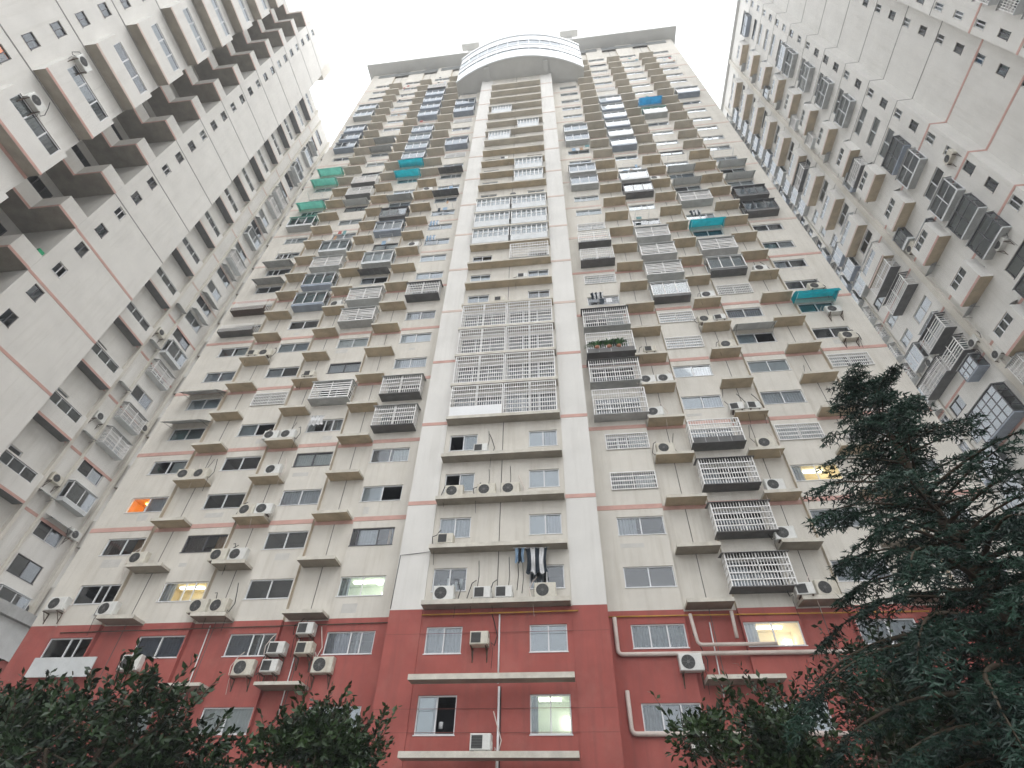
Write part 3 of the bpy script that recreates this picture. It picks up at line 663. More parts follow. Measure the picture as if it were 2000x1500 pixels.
for z0, z1 in ((Zb+3.5, Zb+4.5), (Zb+6.3, Zb+9.0)):
    w_ = MB(); arc_band(w_, -0.55, z0, z1, 0, th=0.02); o = w_.build("lounge_back_wall", [LILAC if z1-z0 > 2 else CURG], tower)
    for k in range(0, NA, 3):
        P, Q = ARC[k], ARC[min(k+3, NA)]; m_ = MB()
        sub = ARC[k:k+4]
        for p, q in zip(sub[:-1], sub[1:]): m_.quad((p[0], p[1]+0.08, z0), (q[0], q[1]+0.08, z0), (q[0], q[1]+0.08, z1), (p[0], p[1]+0.08, z1))
        m_.build("lounge_pane", [GLB], tower)
    m_ = MB()
    for k in range(0, NA+1, 3):
        p = ARC[k]; m_.box(p[0]-0.05, p[0]+0.05, p[1]+0.02, p[1]+0.12, z0, z1)
    m_.build("lounge_mullions", [ALU], tower)
for x in (-4.4, 4.5):
    mb = MB(); mb.box(x-0.35, x+0.35, -3.3, YB-0.035, Zb-0.25, Zb+0.11); mb.build("lounge_beam", [EAVE], tower)

def floor_words(n): return "upper red floor" if n == 0 else ("lower red floor" if n < 0 else ordn(n)+" cream floor")
# --- things fixed over the windows
GC = "white barred cages over windows"; GG = "flat bars over windows"; GE = "glazed enclosures built over windows"; GA = "canvas awnings over windows"; GK = "sheet canopies over windows"
for (c, n), k in T.items():
    x = wx(c); z = S(n); where = f"{floor_words(n)}, {col_words(c)}"
    if k.startswith('cagew'):
        cx = 7.5; dz = 0.55
        lab = {"cagew": "wide open white barred cage, ", "cagewroof": "wide white cage under dark roof, ", "cagewd": "wide white cage with green plants, "}[k]+where
        cage(cx, 0, z+dz, 3.4, 2.15, 0.72, lab, GC, floor=SHEET if k != 'cagewd' else SHEETD, roof=SHEETD if k == 'cagewroof' else None, rails=5, apron=0.45 if k == 'cagewd' else 0)
    elif k in ('cage', 'caged', 'cagea', 'cager'):
        rf = {'cage': None, 'caged': SHEETD, 'cagea': None, 'cager': SHEET}[k]
        wd = 3.0 if c == 'R2' else 2.85
        lab = {'cage': "open white barred cage, ", 'caged': "white barred cage, dark roof, ", 'cagea': "white barred cage, dark lower panels, ", 'cager': "white barred cage, grey roof, "}[k]+where
        cage(x, 0, z+0.72, wd, 1.75, 0.78, lab, GC, floor=SHEETD, roof=rf, rails=5, apron=0.4 if k == 'cagea' else 0)
    elif k in ('slat', 'slatg'):
        cage(x, 0, z+0.72, 2.9, 1.7, 0.75, ("white" if k == 'slat' else "grey topped white")+" slatted cage, "+where, GC, floor=SHEET, roof=SHEET if k == 'slatg' else SHEETP, slat=7)
    elif k == 'grille':
        grille(x, 0, z+1.15, 2.6, 1.15, "flat white window bars, "+where, GG)
    elif k in ('encg', 'encd', 'encdark', 'encl', 'encb', 'encp', 'encgreen', 'encteal'):
        p = {'encg': (SHEETP, ALU, GLB, SHEET, CURP, "grey glazed"), 'encd': (SHEETD, BARW, GL, SHEETP, CURG, "white framed dark bottomed"), 'encdark': (SHEETD, BRONZE, GLB, SHEETD, CURG, "dark grey glazed"), 'encl': (LILAC, ALU, GLB, LILAC, CURP, "blue grey sheet clad"),
             'encb': (LILAC, ALU, GLB, SHEETP, CURT, "bluish glass"), 'encp': (SHEETP, ALU, GLB, SHEETP, CURW, "pale glazed"), 'encgreen': (SHEET, ALU, GLB, SHEET, CURG, "drab grey sheeted"), 'encteal': (SHEETP, ALU, GLB, GREEN, CURT, "teal tinted glass")}[k]
        enclosure(x, 0, z+0.62, 2.85, 1.85, 0.72, f"{p[5]} enclosure, "+where, GE, base=p[0], frame=p[1], g=p[2], roof=p[3], back=p[4])
    elif k == 'canopybig': canopy(x, 0, z+2.75, 3.1, 1.15, f"large drab grey hanging canopy, {where}", GK, SHEET, slope=.75)
    elif k.startswith('canopy'):
        m = {'canopyp': SHEETP, 'canopyp2': SHEET, 'canopyg': SHEET, 'canopyd': SHEETD}[k]; nm = {'canopyp': "pale", 'canopyp2': "light grey", 'canopyg': "grey", 'canopyd': "dark"}[k]
        canopy(x, 0, z+2.62, 2.9, 0.95, f"{nm} sheet canopy, "+where, GK, m)
    elif k in ('awnt', 'awng'):
        awning(x, 0, z+2.85, 3.0, 1.15, ("blue" if (c, n) == ('R3', 23) else "teal" if k == 'awnt' else "faded green")+" canvas awning, "+where, GA, BLUE if (c, n) == ('R3', 23) else TEAL if k == 'awnt' else GREEN)
    elif k in ('balcd', 'balcb'):
        t = thing("balcony_box", ("dark long" if k == 'balcd' else "rusty cluttered")+" window balcony box, "+where, "balcony box", (x-0.3, 0, z+0.75))
        m = MB(); m.box(-1.6, 1.6, -0.7, 0, 0, 0.05); m.box(-1.6, 1.6, -0.7, -0.67, 0.05, 0.42); m.box(-1.6, -1.57, -0.67, 0, 0.05, 0.42); m.box(1.57, 1.6, -0.67, 0, 0.05, 0.42); m.build("box", [SHEETD if k == 'balcd' else IRON], t)
        put(cached(('bars', 3.2, 1.4 if k == 'balcb' else 0.9, 0.7, .16, 2, 0), lambda: bars_mesh(3.2, 1.4 if k == 'balcb' else 0.9, 0.7, .16, 2, 0)), "bars", t)
# drying racks and pots
def rack(x, y, z, w, label, hang, seed):
    rr = random.Random(seed); t = thing("drying_rack", label, "drying rack", (x, y, z), 0, "drying racks outside windows"); b = MB(); d = .95
    for sx in (-w/2, w/2): b.tube([(sx, 0, -.25), (sx, -d, .05)], .014, 5); b.tube([(sx, 0, .05), (sx, -d, .05)], .012, 5)
    for k in range(4): b.tube([(-w/2-.05, -d*(k+1)/4, .065), (w/2+.05, -d*(k+1)/4, .065)], .009, 5)
    b.build("rack_frame", [ALU], t)
    if hang:
        x0 = -w/2+.1
        while x0 < w/2-.3:
            ww = rr.uniform(.22, .5); hh = rr.uniform(.35, .8); yy = -d*rr.randint(1, 4)/4; c = MB(); n = 5
            for i in range(n):
                a, e = x0+ww*i/n, x0+ww*(i+1)/n; c.quad((a, yy+.02*(i % 2), .05-hh*rr.uniform(.93, 1.05)), (e, yy+.02*((i+1) % 2), .05-hh), (e, yy, .07), (a, yy, .07))
            c.build("garment", [rr.choice([CLOTHD, CLOTHW, CLOTHB, CURBR, CURP, RED, CURT])], t); x0 += ww+rr.uniform(.05, .5)
k = 0
for c in ('L1','L2','L3','L4','R1','R2','R3','R4'):
    for n in range(4, 31):
        if (c, n) in T or (c, n) in LOW or R.random() > .36: continue
        k += 1; h_ = R.random() < .6
        rack(wx(c)+R.uniform(-.4, .4), 0, S(n)+R.choice([1.0, 2.35]), R.choice([1.3, 1.7, 2.1]), f"{'clothes hanging on a white' if h_ else 'empty white'} drying rack, {floor_words(n)}, {col_words(c)}", h_, k)
# centre cages
for n in (5, 6, 7, 8):
    for sx, nm in ((-1, "left"), (1, "right")):
        t = cage(sx*1.74, YB+0.03, GZ+FH*(n-0.285)+0.24, 3.36, 2.55, 0.66, f"tall white barred balcony cage, {nm} half of centre bay, {floor_words(n)}", "balcony cages stacked up the centre bay", floor=None, rails=7, sp=0.145)
        if (n, sx) == (5, -1):
            m = MB(); m.box(-1.66, 1.66, -0.69, -0.675, 0.02, 0.75); m.build("lower_panel", [WHITE], t)
for n, sx, ww in ((11, 1, 3.3), (12, 1, 3.3), (12, -1, 3.3), (13, 1, 3.3), (13, -1, 3.3), (14, 1, 3.3), (14, -1, 3.3), (16, 1, 3.0), (17, 1, 3.0), (20, -1, 2.6), (21, 1, 2.6), (23, -1, 2.6)):
    nm = "left" if sx < 0 else "right"
    if n == 11: cage(sx*1.76, YB+0.03, GZ+FH*(n-0.285)+0.24, ww, 2.2, 0.7, f"white barred balcony cage, {nm} half of centre bay, {floor_words(n)}", "balcony cages stacked up the centre bay", floor=SHEET, rails=5)
    else: enclosure(sx*1.76, YB+0.03, GZ+FH*(n-0.285)+0.24, ww, 2.35, 0.7, f"grey sheeted balcony enclosure, {nm} half of centre bay, {floor_words(n)}", "enclosed balconies in the centre bay", base=SHEETP, frame=BARW, g=GL, roof=SHEETP, back=SHEETP if n % 2 else CURW, baseh=0.9, nb=7, rows=2)

# air conditioners on ledges
AL = [('l3',1,-21.5),('l2',1,-16.2),('l2',1,-15.05),('l2',2,-16.3),('l2',2,-15.15),('l3',2,-21.3),('l2',3,-15.7),('l2',3,-14.65),('l3',4,-21.15),('l3',4,-20.0),('l2',4,-15.05),('l2',5,-16.2),('l2',5,-15.0),('l2',7,-15.1),('l3',8,-20.7),('l3',8,-19.75),('l1',13,-9.7),('l1',17,-9.8),('l2',10,-15.3),
 ('r1',4,9.75),('r1',5,9.65),('r1',6,9.6),('r1',6,10.75),('r1',7,10.2),('r2',4,15.6),('r2',5,14.65),('r2',5,15.6),('r2',3,15.15),('r2',2,14.75),('r2',1,14.7),('r2',1,15.7),('r2',7,15.6),('r2',8,14.75),('r2',8,15.75),('r3',4,20.5),('r2',16,14.9),('r2',9,15.6),('r3',10,20.4)]
cnt = {}
for c, n, x in AL: cnt.setdefault((c, n), []).append(x)
for (c, n), xs in cnt.items():
    for x in xs:
        pos = "" if len(xs) == 1 else ("left-hand " if x == min(xs) else "right-hand ")
        ac(x, -0.28, GZ+FH*n-0.32, f"{pos}white air conditioner, {floor_words(n)}, {col_words(c)}", "air conditioners standing on the wing ledges", 'round' if R.random() < .75 else 'square', rz=R.uniform(-.12,.12))
AB = [('L4',1,-25.0,"left of the outermost left window"),('R4',7,23.9,"under the outermost right window"),('R4',8,24.0,"under the teal awning window"),('R4',9,23.8,"under the outermost right window")]
for c, n, x, wv in AB:
    ac(x, -0.02, GZ+FH*n+(0.0 if n > 1 else .15), f"white air conditioner on iron bracket {wv}, {floor_words(n)}", "air conditioners on brackets by the outer windows", 'round', bracket=True)
RA = [(-9.91, .574, 'square', "top white air conditioner of the left cluster on the red base wall"), (-11.16, .261, 'square', "middle left white air conditioner of the cluster on the red base wall"), (-9.71, .252, 'square', "middle right white air conditioner of the cluster on the red base wall"),
      (-11.23, -.022, 'square', "bottom white air conditioner of the cluster on the red base wall"), (-12.65, -.055, 'round', "big white air conditioner under the second red floor window from bay"), (-8.6, -.035, 'round', "big white air conditioner under nearest red floor window left of bay"),
      (-18.82, .058, 'round', "white air conditioner half hidden behind the left tree top"), (8.8, -.088, 'round', "white air conditioner on red wall below the long white pipe"), (8.68, -1.126, 'round', "white air conditioner on red wall below the lower white pipe")]
for x, nn, k, lab in RA: ac(x, -0.02, GZ+FH*nn-0.25, lab, None, k, bracket=True)
CA = [(-2.57,1,'round',"leftmost"),(-.64,1,'square',"second"),(.41,1,'square',"third"),(2.39,1,'round',"rightmost"),(-2.76,2,'square',"only"),(-2.6,3,'round',"leftmost"),(-.76,3,'round',"middle"),(.59,3,'round',"rightmost"),(-1.23,4,'square',"only"),(-.6,9,'square',"only"),(1.2,10,'square',"only"),(.3,15,'round',"only"),(-1.0,18,'square',"only")]
for x, n, k, w_ in CA: ac(x, YB-0.17, GZ+FH*(n-0.285)+0.23, f"{w_} white air conditioner on centre bay ledge, {floor_words(n)}", "air conditioners on the centre bay ledges", k)
ac(-0.3, YB-0.5, GZ+FH*-1.4+0.24, "white air conditioner on the lowest centre bay ledge", None, 'square'); ac(-0.69, YB+0.01, GZ+FH*.174-0.22, "small white air conditioner hung on red centre wall between two windows", None, 'square', bracket=True)

# pipes and cables
def pipe(nm, pts, r, m, label, cat, group=None, n=8):
    b = MB(); b.tube(pts, r, n); o = b.build(nm, [m], smooth=True); o["label"] = label; o["category"] = cat
    if group: o["group"] = group
    return o
def bend(pts, rad=0.22):
    out = [Vector(pts[0])]
    for a, b, c in zip(pts[:-2], pts[1:-1], pts[2:]):
        a, b, c = Vector(a), Vector(b), Vector(c); p = b+(a-b).normalized()*rad; q = b+(c-b).normalized()*rad
        for t in (0, .25, .5, .75, 1): out.append(p*(1-t)**2+b*2*t*(1-t)+q*t*t)
    out.append(Vector(pts[-1])); return out
ZN = lambda n: GZ+FH*n
pipe("drain_pipe", bend([(5.62,-0.12,ZN(.68)),(5.62,-0.12,ZN(.10)),(19.5,-0.12,ZN(.08))]), 0.10, PIPE, "long white drain pipe bending along the upper red floor right of bay", "pipe")
pipe("drain_pipe", bend([(9.21,-0.25,ZN(.69)),(9.3,-0.25,ZN(.21)),(12.8,-0.25,ZN(.205))]), 0.085, PIPE, "short white drain pipe dropping below first right ledge then turning right", "pipe")
pipe("drain_pipe", bend([(11.15,-0.25,ZN(.72)),(11.1,-0.25,ZN(.30))]), 0.085, PIPE, "straight white drain stub dropping from first right ledge", "pipe")
pipe("drain_pipe", bend([(5.82,-0.12,ZN(-.42)),(5.82,-0.12,ZN(-.985)),(18.5,-0.12,ZN(-1.0))]), 0.10, PIPE, "white drain pipe bending along the lower red floor right of bay", "pipe")
pipe("gas_pipe", [(5.3,-0.06,ZN(.70)),(9,-0.06,ZN(.695)),(20,-0.06,ZN(.665))], 0.035, GAS, "thin yellow gas pipe along top of red base, right wing", "gas pipe")
pipe("gas_pipe", [(-3.6,YB-0.12,ZN(.615)),(3.9,YB-0.12,ZN(.62))], 0.035, GAS, "thin yellow gas pipe under lowest cream ledge of centre bay", "gas pipe")
pipe("gas_pipe", [(-24.0,-0.06,ZN(.66)),(-14.5,-0.06,ZN(.68)),(-5.3,-0.06,ZN(.70))], 0.03, IRON, "rusty gas pipe along top of red base, left wing", "gas pipe")
pipe("down_pipe", [(-15.6,0.18,ZN(.75)),(-15.5,0.18,ZN(-.7))], 0.03, WHITE, "thin white downpipe on the red base, left wing", "pipe")
pipe("down_pipe", [(-10.4,0.18,ZN(.6)),(-10.4,0.18,ZN(-.7))], 0.03, WHITE, "thin white downpipe beside the air conditioner cluster", "pipe")
pipe("down_pipe", [(0.17,YB-0.03,ZN(.6)),(0.2,YB-0.03,ZN(-.42))], 0.04, WHITE, "white downpipe on upper red floor of centre bay", "pipe")
pipe("down_pipe", [(0.25,YB-0.03,ZN(-.46)),(0.3,YB-0.03,ZN(-2.6))], 0.05, WHITE, "white downpipe on lower red floor of centre bay", "pipe")
pipe("down_pipe", [(10.12,0.16,ZN(.6)),(10.0,0.16,ZN(-.5))], 0.03, WHITE, "thin white downpipe on red base below first right ledge", "pipe")
pipe("cable", [(0.32,YB-0.03,ZN(-.46)),(0.42,YB-0.03,ZN(-2.6))], 0.02, CABLE, "black cable beside the centre bay lower downpipe", "cable", n=5)
def sagc(a, b, sag, k=10):
    a, b = Vector(a), Vector(b); return [a+(b-a)*i/k+Vector((0,0,-sag*4*(i/k)*(1-i/k))) for i in range(k+1)]
pipe("cable", sagc((-5.25,YB-0.06,ZN(1.70)),(-3.6,YB-0.10,ZN(1.72)),.12)+sagc((-5.25,YB-0.06,ZN(1.70)),(-5.28,YB-0.06,ZN(.75)),.0)[::1] if False else [(-3.6,YB-0.1,ZN(1.74)),(-4.4,YB-0.06,ZN(1.72)),(-5.2,YB-0.06,ZN(1.70)),(-5.23,YB-0.06,ZN(1.2)),(-5.25,YB-0.06,ZN(.74))], 0.016, CABLE, "black cable dropping down left pilaster edge above the red base", "cable", n=5)
for k, (x, z0, z1) in enumerate(((-1.0,1.55,1.0),(.55,1.6,.95),(1.0,1.55,1.0),(1.25,1.5,.95),(-.9,4.5,4.0),(.5,3.55,2.95),(-.75,3.5,3.0))):
    pipe("cable", [(x,YB+0.01,ZN(z0)),(x+.05,YB+0.0,ZN((z0+z1)/2)),(x-.02,YB-0.01,ZN(z1))], 0.014, CABLE, "thin dark cable hanging on centre bay wall, "+("first cream floor, "+["left","middle left","middle right","rightmost"][k] if k < 4 else ["fourth cream floor, left","second to third floor, right","second to third floor, left"][k-4]), "cable", "cables hanging on the centre bay wall", n=5)
for x, y_, n0 in ((15.3,.22,4.7),(14.5,.22,5.8),(10.6,.22,4.6),(20.3,.22,6.4),(-15.2,.22,5.6),(-20.2,.22,4.6)):
    pipe("cable", [(x,y_,ZN(n0)),(x-.25,y_-.06,ZN(n0-.35)),(x-.1,y_-.25,ZN(n0-.55))], 0.015, CABLE, f"sagging dark cable, {floor_words(int(n0))}, {ordn(3 if abs(x) > 19 else (2 if abs(x) > 12 else 1))} ledge {'left' if x < 0 else 'right'} of bay"+(", outer one" if x == 15.3 else ""), "cable", "cables running to ledge air conditioners", n=5)

# laundry, bottles, plants
def cloth(x, y, z, w, h, m1, m2, label, stripes=5, rz=0):
    t = thing("laundry", label, "laundry", (x, y, z), rz); b = MB(); nx, nz = 14, 8
    P = lambda i, k: ((i/nx-.5)*w*(1-.15*math.sin(k/nz*3)), 0.07*math.sin(i*1.7+k*.5)+0.05*math.sin(k*1.1), -h*k/nz*(1+.06*math.sin(i*1.3)))
    for i in range(nx):
        for k in range(nz): b.quad(P(i,k+1), P(i+1,k+1), P(i+1,k), P(i,k), (int(i/nx*stripes)) % 2)
    b.build("cloth", [m1, m2], t, smooth=True)
    p = MB(); p.tube([(-w/2-.1, 0, .02), (w/2+.1, 0, .02)], 0.012, 5); p.build("pole", [ALU], t); return t
cloth(2.0, YB-0.45, ZN(2)-0.95, 1.1, 1.3, CLOTHD, CLOTHW, "black and white striped laundry hanging under the second centre bay ledge")
cloth(1.15, YB-0.5, ZN(2)-0.95, 0.5, 0.75, CLOTHB, CLOTHD, "small blue and dark laundry beside the striped cloth, centre bay", 3)
for c, n, m1 in (('L1',13,CLOTHB),('L1',14,CLOTHB),('R3',13,CLOTHD),('L2',5,CLOTHW),('R1',9,CLOTHD)):
    cloth(wx(c)-.5, -0.4, S(n)+2.3, 1.1, .8, m1, CLOTHW, f"laundry on a pole outside the window, {floor_words(n)}, {col_words(c)}", 6)
for k, (dx, hh) in enumerate(((-.6,.5),(-.35,.35),(-.1,.75),(.15,.45),(.3,.55),(.55,.7))):
    b = MB(); r = .05+.02*(k % 3); b.tube([(0,0,0),(0,0,hh*.7),(0,0,hh*.78),(0,0,hh)], r, 10); o = b.build("bottle", [WHITE], None, (-2.46+dx, YB+0.35, GZ+FH+.09), smooth=True)
    o["label"] = f"white container standing inside dark centre bay window, {ordn(k+1)} from left"; o["category"] = "container"; o["group"] = "white containers on a window sill"
def blade_plant(x, y, z, label, n=150, L=1.25):
    t = thing("potted_plant", label, "plant", (x, y, z)); p = MB(); p.tube([(0,0,0),(0,0,.25)], .16, 12, r2=.2); p.build("pot", [TERRA], t, smooth=True)
    b = MB(); rr = random.Random(int(x*100))
    for k in range(n):
        a = rr.uniform(0, 6.283); e = rr.uniform(.3, 1.2); l = L*rr.uniform(.5, 1); d = Vector((math.cos(a)*math.cos(e), math.sin(a)*math.cos(e)*.4, math.sin(e))); s = Vector((-math.sin(a), math.cos(a), 0))*.05
        q = Vector((0,0,.25)); m_ = q+d*l*.6; tip = q+d*l+Vector((0,0,-l*.35))
        b.quad(tuple(q-s), tuple(q+s), tuple(m_+s), tuple(m_-s)); b.tri(tuple(m_-s), tuple(m_+s), tuple(tip))
    b.build("leaves", [POTG], t, kind="stuff")
for k, (dx, w_) in enumerate(((-.75,"left"),(.1,"middle"),(.8,"right"))): blade_plant(7.3+dx, -0.66, S(7)+.98, f"{w_} green potted plant inside the planted window cage, seventh cream floor")
m = MB(); m.tube([(-2.3,YB+.5,ZN(-1)+.1),(-2.3,YB+.5,ZN(-1)+.35)], .09, 10); o = m.build("vase", [WHITE], smooth=True); o["label"] = "small white vase inside the open lower red floor centre window"; o["category"] = "vase"
m = MB(); m.tube([(0,0,0),(0,0,.1)], .16, 14); o = m.build("ceiling_lamp", [LAMP], None, (-6.9, .7, S(1)+2.1)); o["label"] = "bright round ceiling lamp inside first cream floor window left of bay"; o["category"] = "lamp"
# panels on red base left
m = MB(); m.box(-24.3,-20.8,-0.35,-0.3,ZN(-.12),ZN(.20)); o = m.build("panel", [SHEETP]); o["label"] = "pale metal panel hung below the outermost left red floor window"; o["category"] = "panel"
for x, lab in ((-15.4,"weathered ledge on lower red floor under second left ledge column"),(-10.4,"weathered ledge below the air conditioner cluster on red base")):
    m = MB(); m.box(x-1.15,x+1.15,-.8,.25,ZN(-.33),ZN(-.28),0,bottom=1); m.build("ledge", [EDGE, SOFD], tower, label=lab)
m = MB(); m.box(9.3,12.6,-.75,.25,ZN(-.33),ZN(-.27),0,bottom=1); m.build("ledge", [EDGE, SOFD], tower, label="long plain ledge on red base right of bay")

# ================================================================== LEFT TOWER  (local x = world y, outward -y = world +x)
HP = math.pi/2
lt = thing("apartment_tower", "cream apartment tower along the left side with stacked bay windows and balcony boxes", "apartment tower", (0, 0, 0), HP)
def LY(X): return -X        # world X -> local y
LM = [PALE, RED, PALE, SOFD]
LT = GZ+FH*34.0
cm = (lambda z: 0, [])
small = lambda n: (S(n)+0.05+FH*.22, S(n)+0.05+FH*.58)
# B plane X=-33.76 : blank end wall with small windows, Y -9.45..-2.32 (+ balcony strip)
mbw = MB()
B = LY(-33.76); ops = []
for n in range(1, 34):
    ops.append((-8.48, -7.60, GZ+FH*(n-.22), GZ+FH*(n+.16)))
grid_wall(mbw, -9.45, -2.32, 0, LT, B, ops, cm)
mbw.quad((-2.32, B, 0), (-2.32, B+10, 0), (-2.32, B+10, LT), (-2.32, B, LT)); mbw.quad((-9.45, B+6, 0), (-9.45, B, 0), (-9.45, B, LT), (-9.45, B+6, LT))
mbw.quad((-9.45, B, LT), (-2.32, B, LT), (-2.32, B+10, LT), (-9.45, B+10, LT))
mbw.build("wall", LM, lt)
mb = MB(); mb.box(-2.9, -1.5, B-0.02, B+6, GZ+FH*32.2, LT+.3); mb.build("roof_block", [CREAM], lt)
for n in range(1, 34):
    window(lt, -8.04, B, GZ+FH*(n-.22), 0.88, FH*.38, R.choice(['dark','pale','halfr','dark','grey','bluef']), (.5,), frame=BRONZE if n % 3 else ALU)
for n in range(2, 34, 2):
    b = MB(); z = GZ+FH*(n+.27); q = .12 if n < 11 else .045; b.box(-9.449, -2.321, B-0.02, B+.01, z-q, z+q); b.build("band", [PINK if n < 11 else LINE], lt)
# A plane X=-37
A = LY(-37); mbw = MB(); ops = []
AWZ = lambda n: (GZ+FH*(n-.05)-.1, GZ+FH*(n+.38))
for n in range(-1, 32):
    if n % 2: ops.append((-1.2, 1.0, *AWZ(n)))
    ops.append((5.5, 8.0, *AWZ(n))); ops.append((13.6, 15.4, *AWZ(n)))
    if n % 2: ops.append((9.9, 12.2, *AWZ(n)))
TA = GZ+FH*32.4
grid_wall(mbw, -2.32, 18, 0, TA, A, ops, (lambda z: 1 if z < GZ+FH*.3 else 0, [GZ+FH*.3])); mbw.quad((-2.32, A, TA), (18, A, TA), (18, A+12, TA), (-2.32, A+12, TA)); mbw.quad((18, A, 0), (18, A+12, 0), (18, A+12, TA), (18, A, TA))
mbw.build("wall", LM, lt)
LPOOL = ['dark','pale','halfr','bluef','frost','grey','half','pale','white']
for n in range(-1, 32):
    z0, z1 = AWZ(n)
    for a, b, odd in ((-1.2, 1.0, 1), (5.5, 8.0, 0), (13.6, 15.4, 0), (9.9, 12.2, 1)):
        if odd and not n % 2: continue
        window(lt, (a+b)/2, A, z0, b-a, z1-z0, R.choice(LPOOL), (.5,), frame=BRONZE if R.random() < .35 else ALU)
for n in range(0, 32, 2):
    b = MB(); z = GZ+FH*(n+.33); b.box(-2.31, 18, A-0.02, A+.01, z-.12, z+.12); b.build("band", [PINK if n < 14 else PINKP], lt)
mb = MB(); mb.box(3.2, 3.5, A-.35, A, 0, TA); mb.box(5.0, 5.2, A-.2, A, 0, TA); mb.box(8.9, 9.2, A-.35, A, 0, TA); mb.box(12.9, 13.2, A-.35, A, 0, TA); mb.build("wall_fin", [CREAM], lt)
# stacked bay windows
def bay_stack(parent, u0, u1, y, levels, d, h, soff, glassrows, var, rz=0):
    w = u1-u0; u = (u0+u1)/2
    def shell():
        m = MB(); wz0, wz1 = .62*h, .98*h
        m.box(-w/2, w/2, -d, 0, 0, .16, 0, bottom=1); m.box(-w/2, w/2, -d, 0, h, h+.14, 0, bottom=1)
        m.box(-w/2, w/2, -d, -d+.1, .16, wz0); m.box(-w/2, -w/2+.1, -d+.1, 0, .16, h); m.box(w/2-.1, w/2, -d+.1, 0, .16, h)
        m.box(-w/2, -w/2+.5, -d, -d+.1, wz0, h); m.box(w/2-.5, w/2, -d, -d+.1, wz0, h)
        return m.mesh("bay_window", [PALE, soff])
    def band():
        m = MB(); m.box(-w/2-.01, w/2+.01, -d-.02, -d+.02, .02, .22); return m.mesh("band", [PINK if n < 12 else PINKP])
    for n in levels:
        z = GZ+FH*n
        o = put(cached(('bay', parent.name, w, d, h, soff.name), shell), "bay_window", parent, (u, y, z), rz)
        put(cached(('bayb', w, d, n > 12), band), "band", o)
        ww = w-1.0; hh = .36*h
        room = ROOM; v = R.choice(var); _, curt, g_, _ = VAR[v]
        def fr():
            m = MB(); q = .04
            m.box(-ww/2, ww/2, -.0, .06, 0, q); m.box(-ww/2, ww/2, 0, .06, hh-q, hh)
            for k in range(4): xx = -ww/2+ww*k/3; m.box(max(xx-q, -ww/2), min(xx+q, ww/2), 0, .06, q, hh-q)
            m.quad((-ww/2,.6,0),(ww/2,.6,0),(ww/2,.6,hh),(-ww/2,.6,hh),1); m.quad((-ww/2,.06,hh),(-ww/2,.6,hh),(ww/2,.6,hh),(ww/2,.06,hh),1)
            return m.mesh("frame", [ALU, ROOM])
        put(cached(('bayf', ww, hh), fr), "frame", o, (0, -d+.02, .62*h))
        put(cached(('ep', round(ww,2), round(hh,2), GL.name), lambda: pane_mesh(ww, hh, GL)), "pane", o, (0, -d+.05, .62*h))
        for a, b, m_, amp in curt:
            put(cached(('cur', ww, hh, a, b, m_.name, 'bay'), lambda: curtain_mesh(-ww/2+ww*a, -ww/2+ww*b, hh, m_, max(amp, .01))), "curtain", o, (0, -d+.2, .62*h))
BV = ['pale','white','half','bluef','halfr','frost','dark']
bay_stack(lt, -1.6, 2.8, A, [n+.22 for n in range(0, 31, 2)], .9, 2.3, SHEETD, 1, BV)
bay_stack(lt, 9.5, 12.6, A, [n+.22 for n in range(0, 31, 2)], .9, 2.3, SOFD, 1, BV)
# D plane X=-28.9
D = LY(-28.9); mbw = MB(); ops = []
for n in range(0, 34): ops.append((-21.85, -21.0, GZ+FH*(n-.30), GZ+FH*(n+.05)))
grid_wall(mbw, -45, -15.6, 0, LT, D, ops, cm); mbw.quad((-15.6, D, 0), (-15.6, D+11, 0), (-15.6, D+11, LT), (-15.6, D, LT)); mbw.quad((-45, D, LT), (-15.6, D, LT), (-15.6, D+11, LT), (-45, D+11, LT)); mbw.quad((-45, D+11, 0), (-45, D, 0), (-45, D, LT), (-45, D+11, LT))
mbw.build("wall", LM, lt)
for n in range(0, 34): window(lt, -21.42, D, GZ+FH*(n-.30), .85, FH*.35, 'orange' if n == 10 else R.choice(['dark','dark','grey']), (.5,), frame=BRONZE)
for n in range(2, 34, 2):
    b = MB(); z = GZ+FH*(n+.34); q = .12 if n < 9 else .045; b.box(-45, -15.61, D-.02, D+.01, z-q, z+q); b.build("band", [PINK if n < 9 else LINE], lt)
bay_stack(lt, -20.1, -15.65, D, [n+.38 for n in range(0, 33, 2)], .9, 2.75, SOFD, 1, ['pale','white','bluef','dark','frost'])
# recess between D and B with L shaped balconies every second floor
C_ = LY(-38.4); mbw = MB(); ops = []
for n in range(0, 33):
    ops.append((-15.2, -12.9, GZ+FH*(n+.35), GZ+FH*(n+.95))); ops.append((-12.5, -10.2, GZ+FH*(n+.35), GZ+FH*(n+.95)))
grid_wall(mbw, -15.6, -9.45, 0, LT, C_, ops, cm); mbw.build("wall", LM, lt)
for n in range(0, 33):
    for u in (-14.05, -11.35): window(lt, u, C_, GZ+FH*(n+.35), 2.3, FH*.6, R.choice(['dark','dark','grey','teal']), (.33, .66), frame=BRONZE)
yb1, yb2 = LY(-33.76), LY(-36.25); t = .12; ph = FH*.58
def balc():
    m = MB()
    m.box(-15.55, -9.46, yb2, C_, 0, .14, 0, bottom=1); m.box(-11.35, -9.46, yb1, yb2-.001, 0, .14, 0, bottom=1)
    m.box(-11.35, -9.46, yb1, yb1+t, .14, ph); m.box(-11.35, -11.35+t, yb1+t, yb2+t, .14, ph); m.box(-15.55, -11.35, yb2, yb2+t, .14, ph)
    return m.mesh("balcony", [PALE, SOFD])
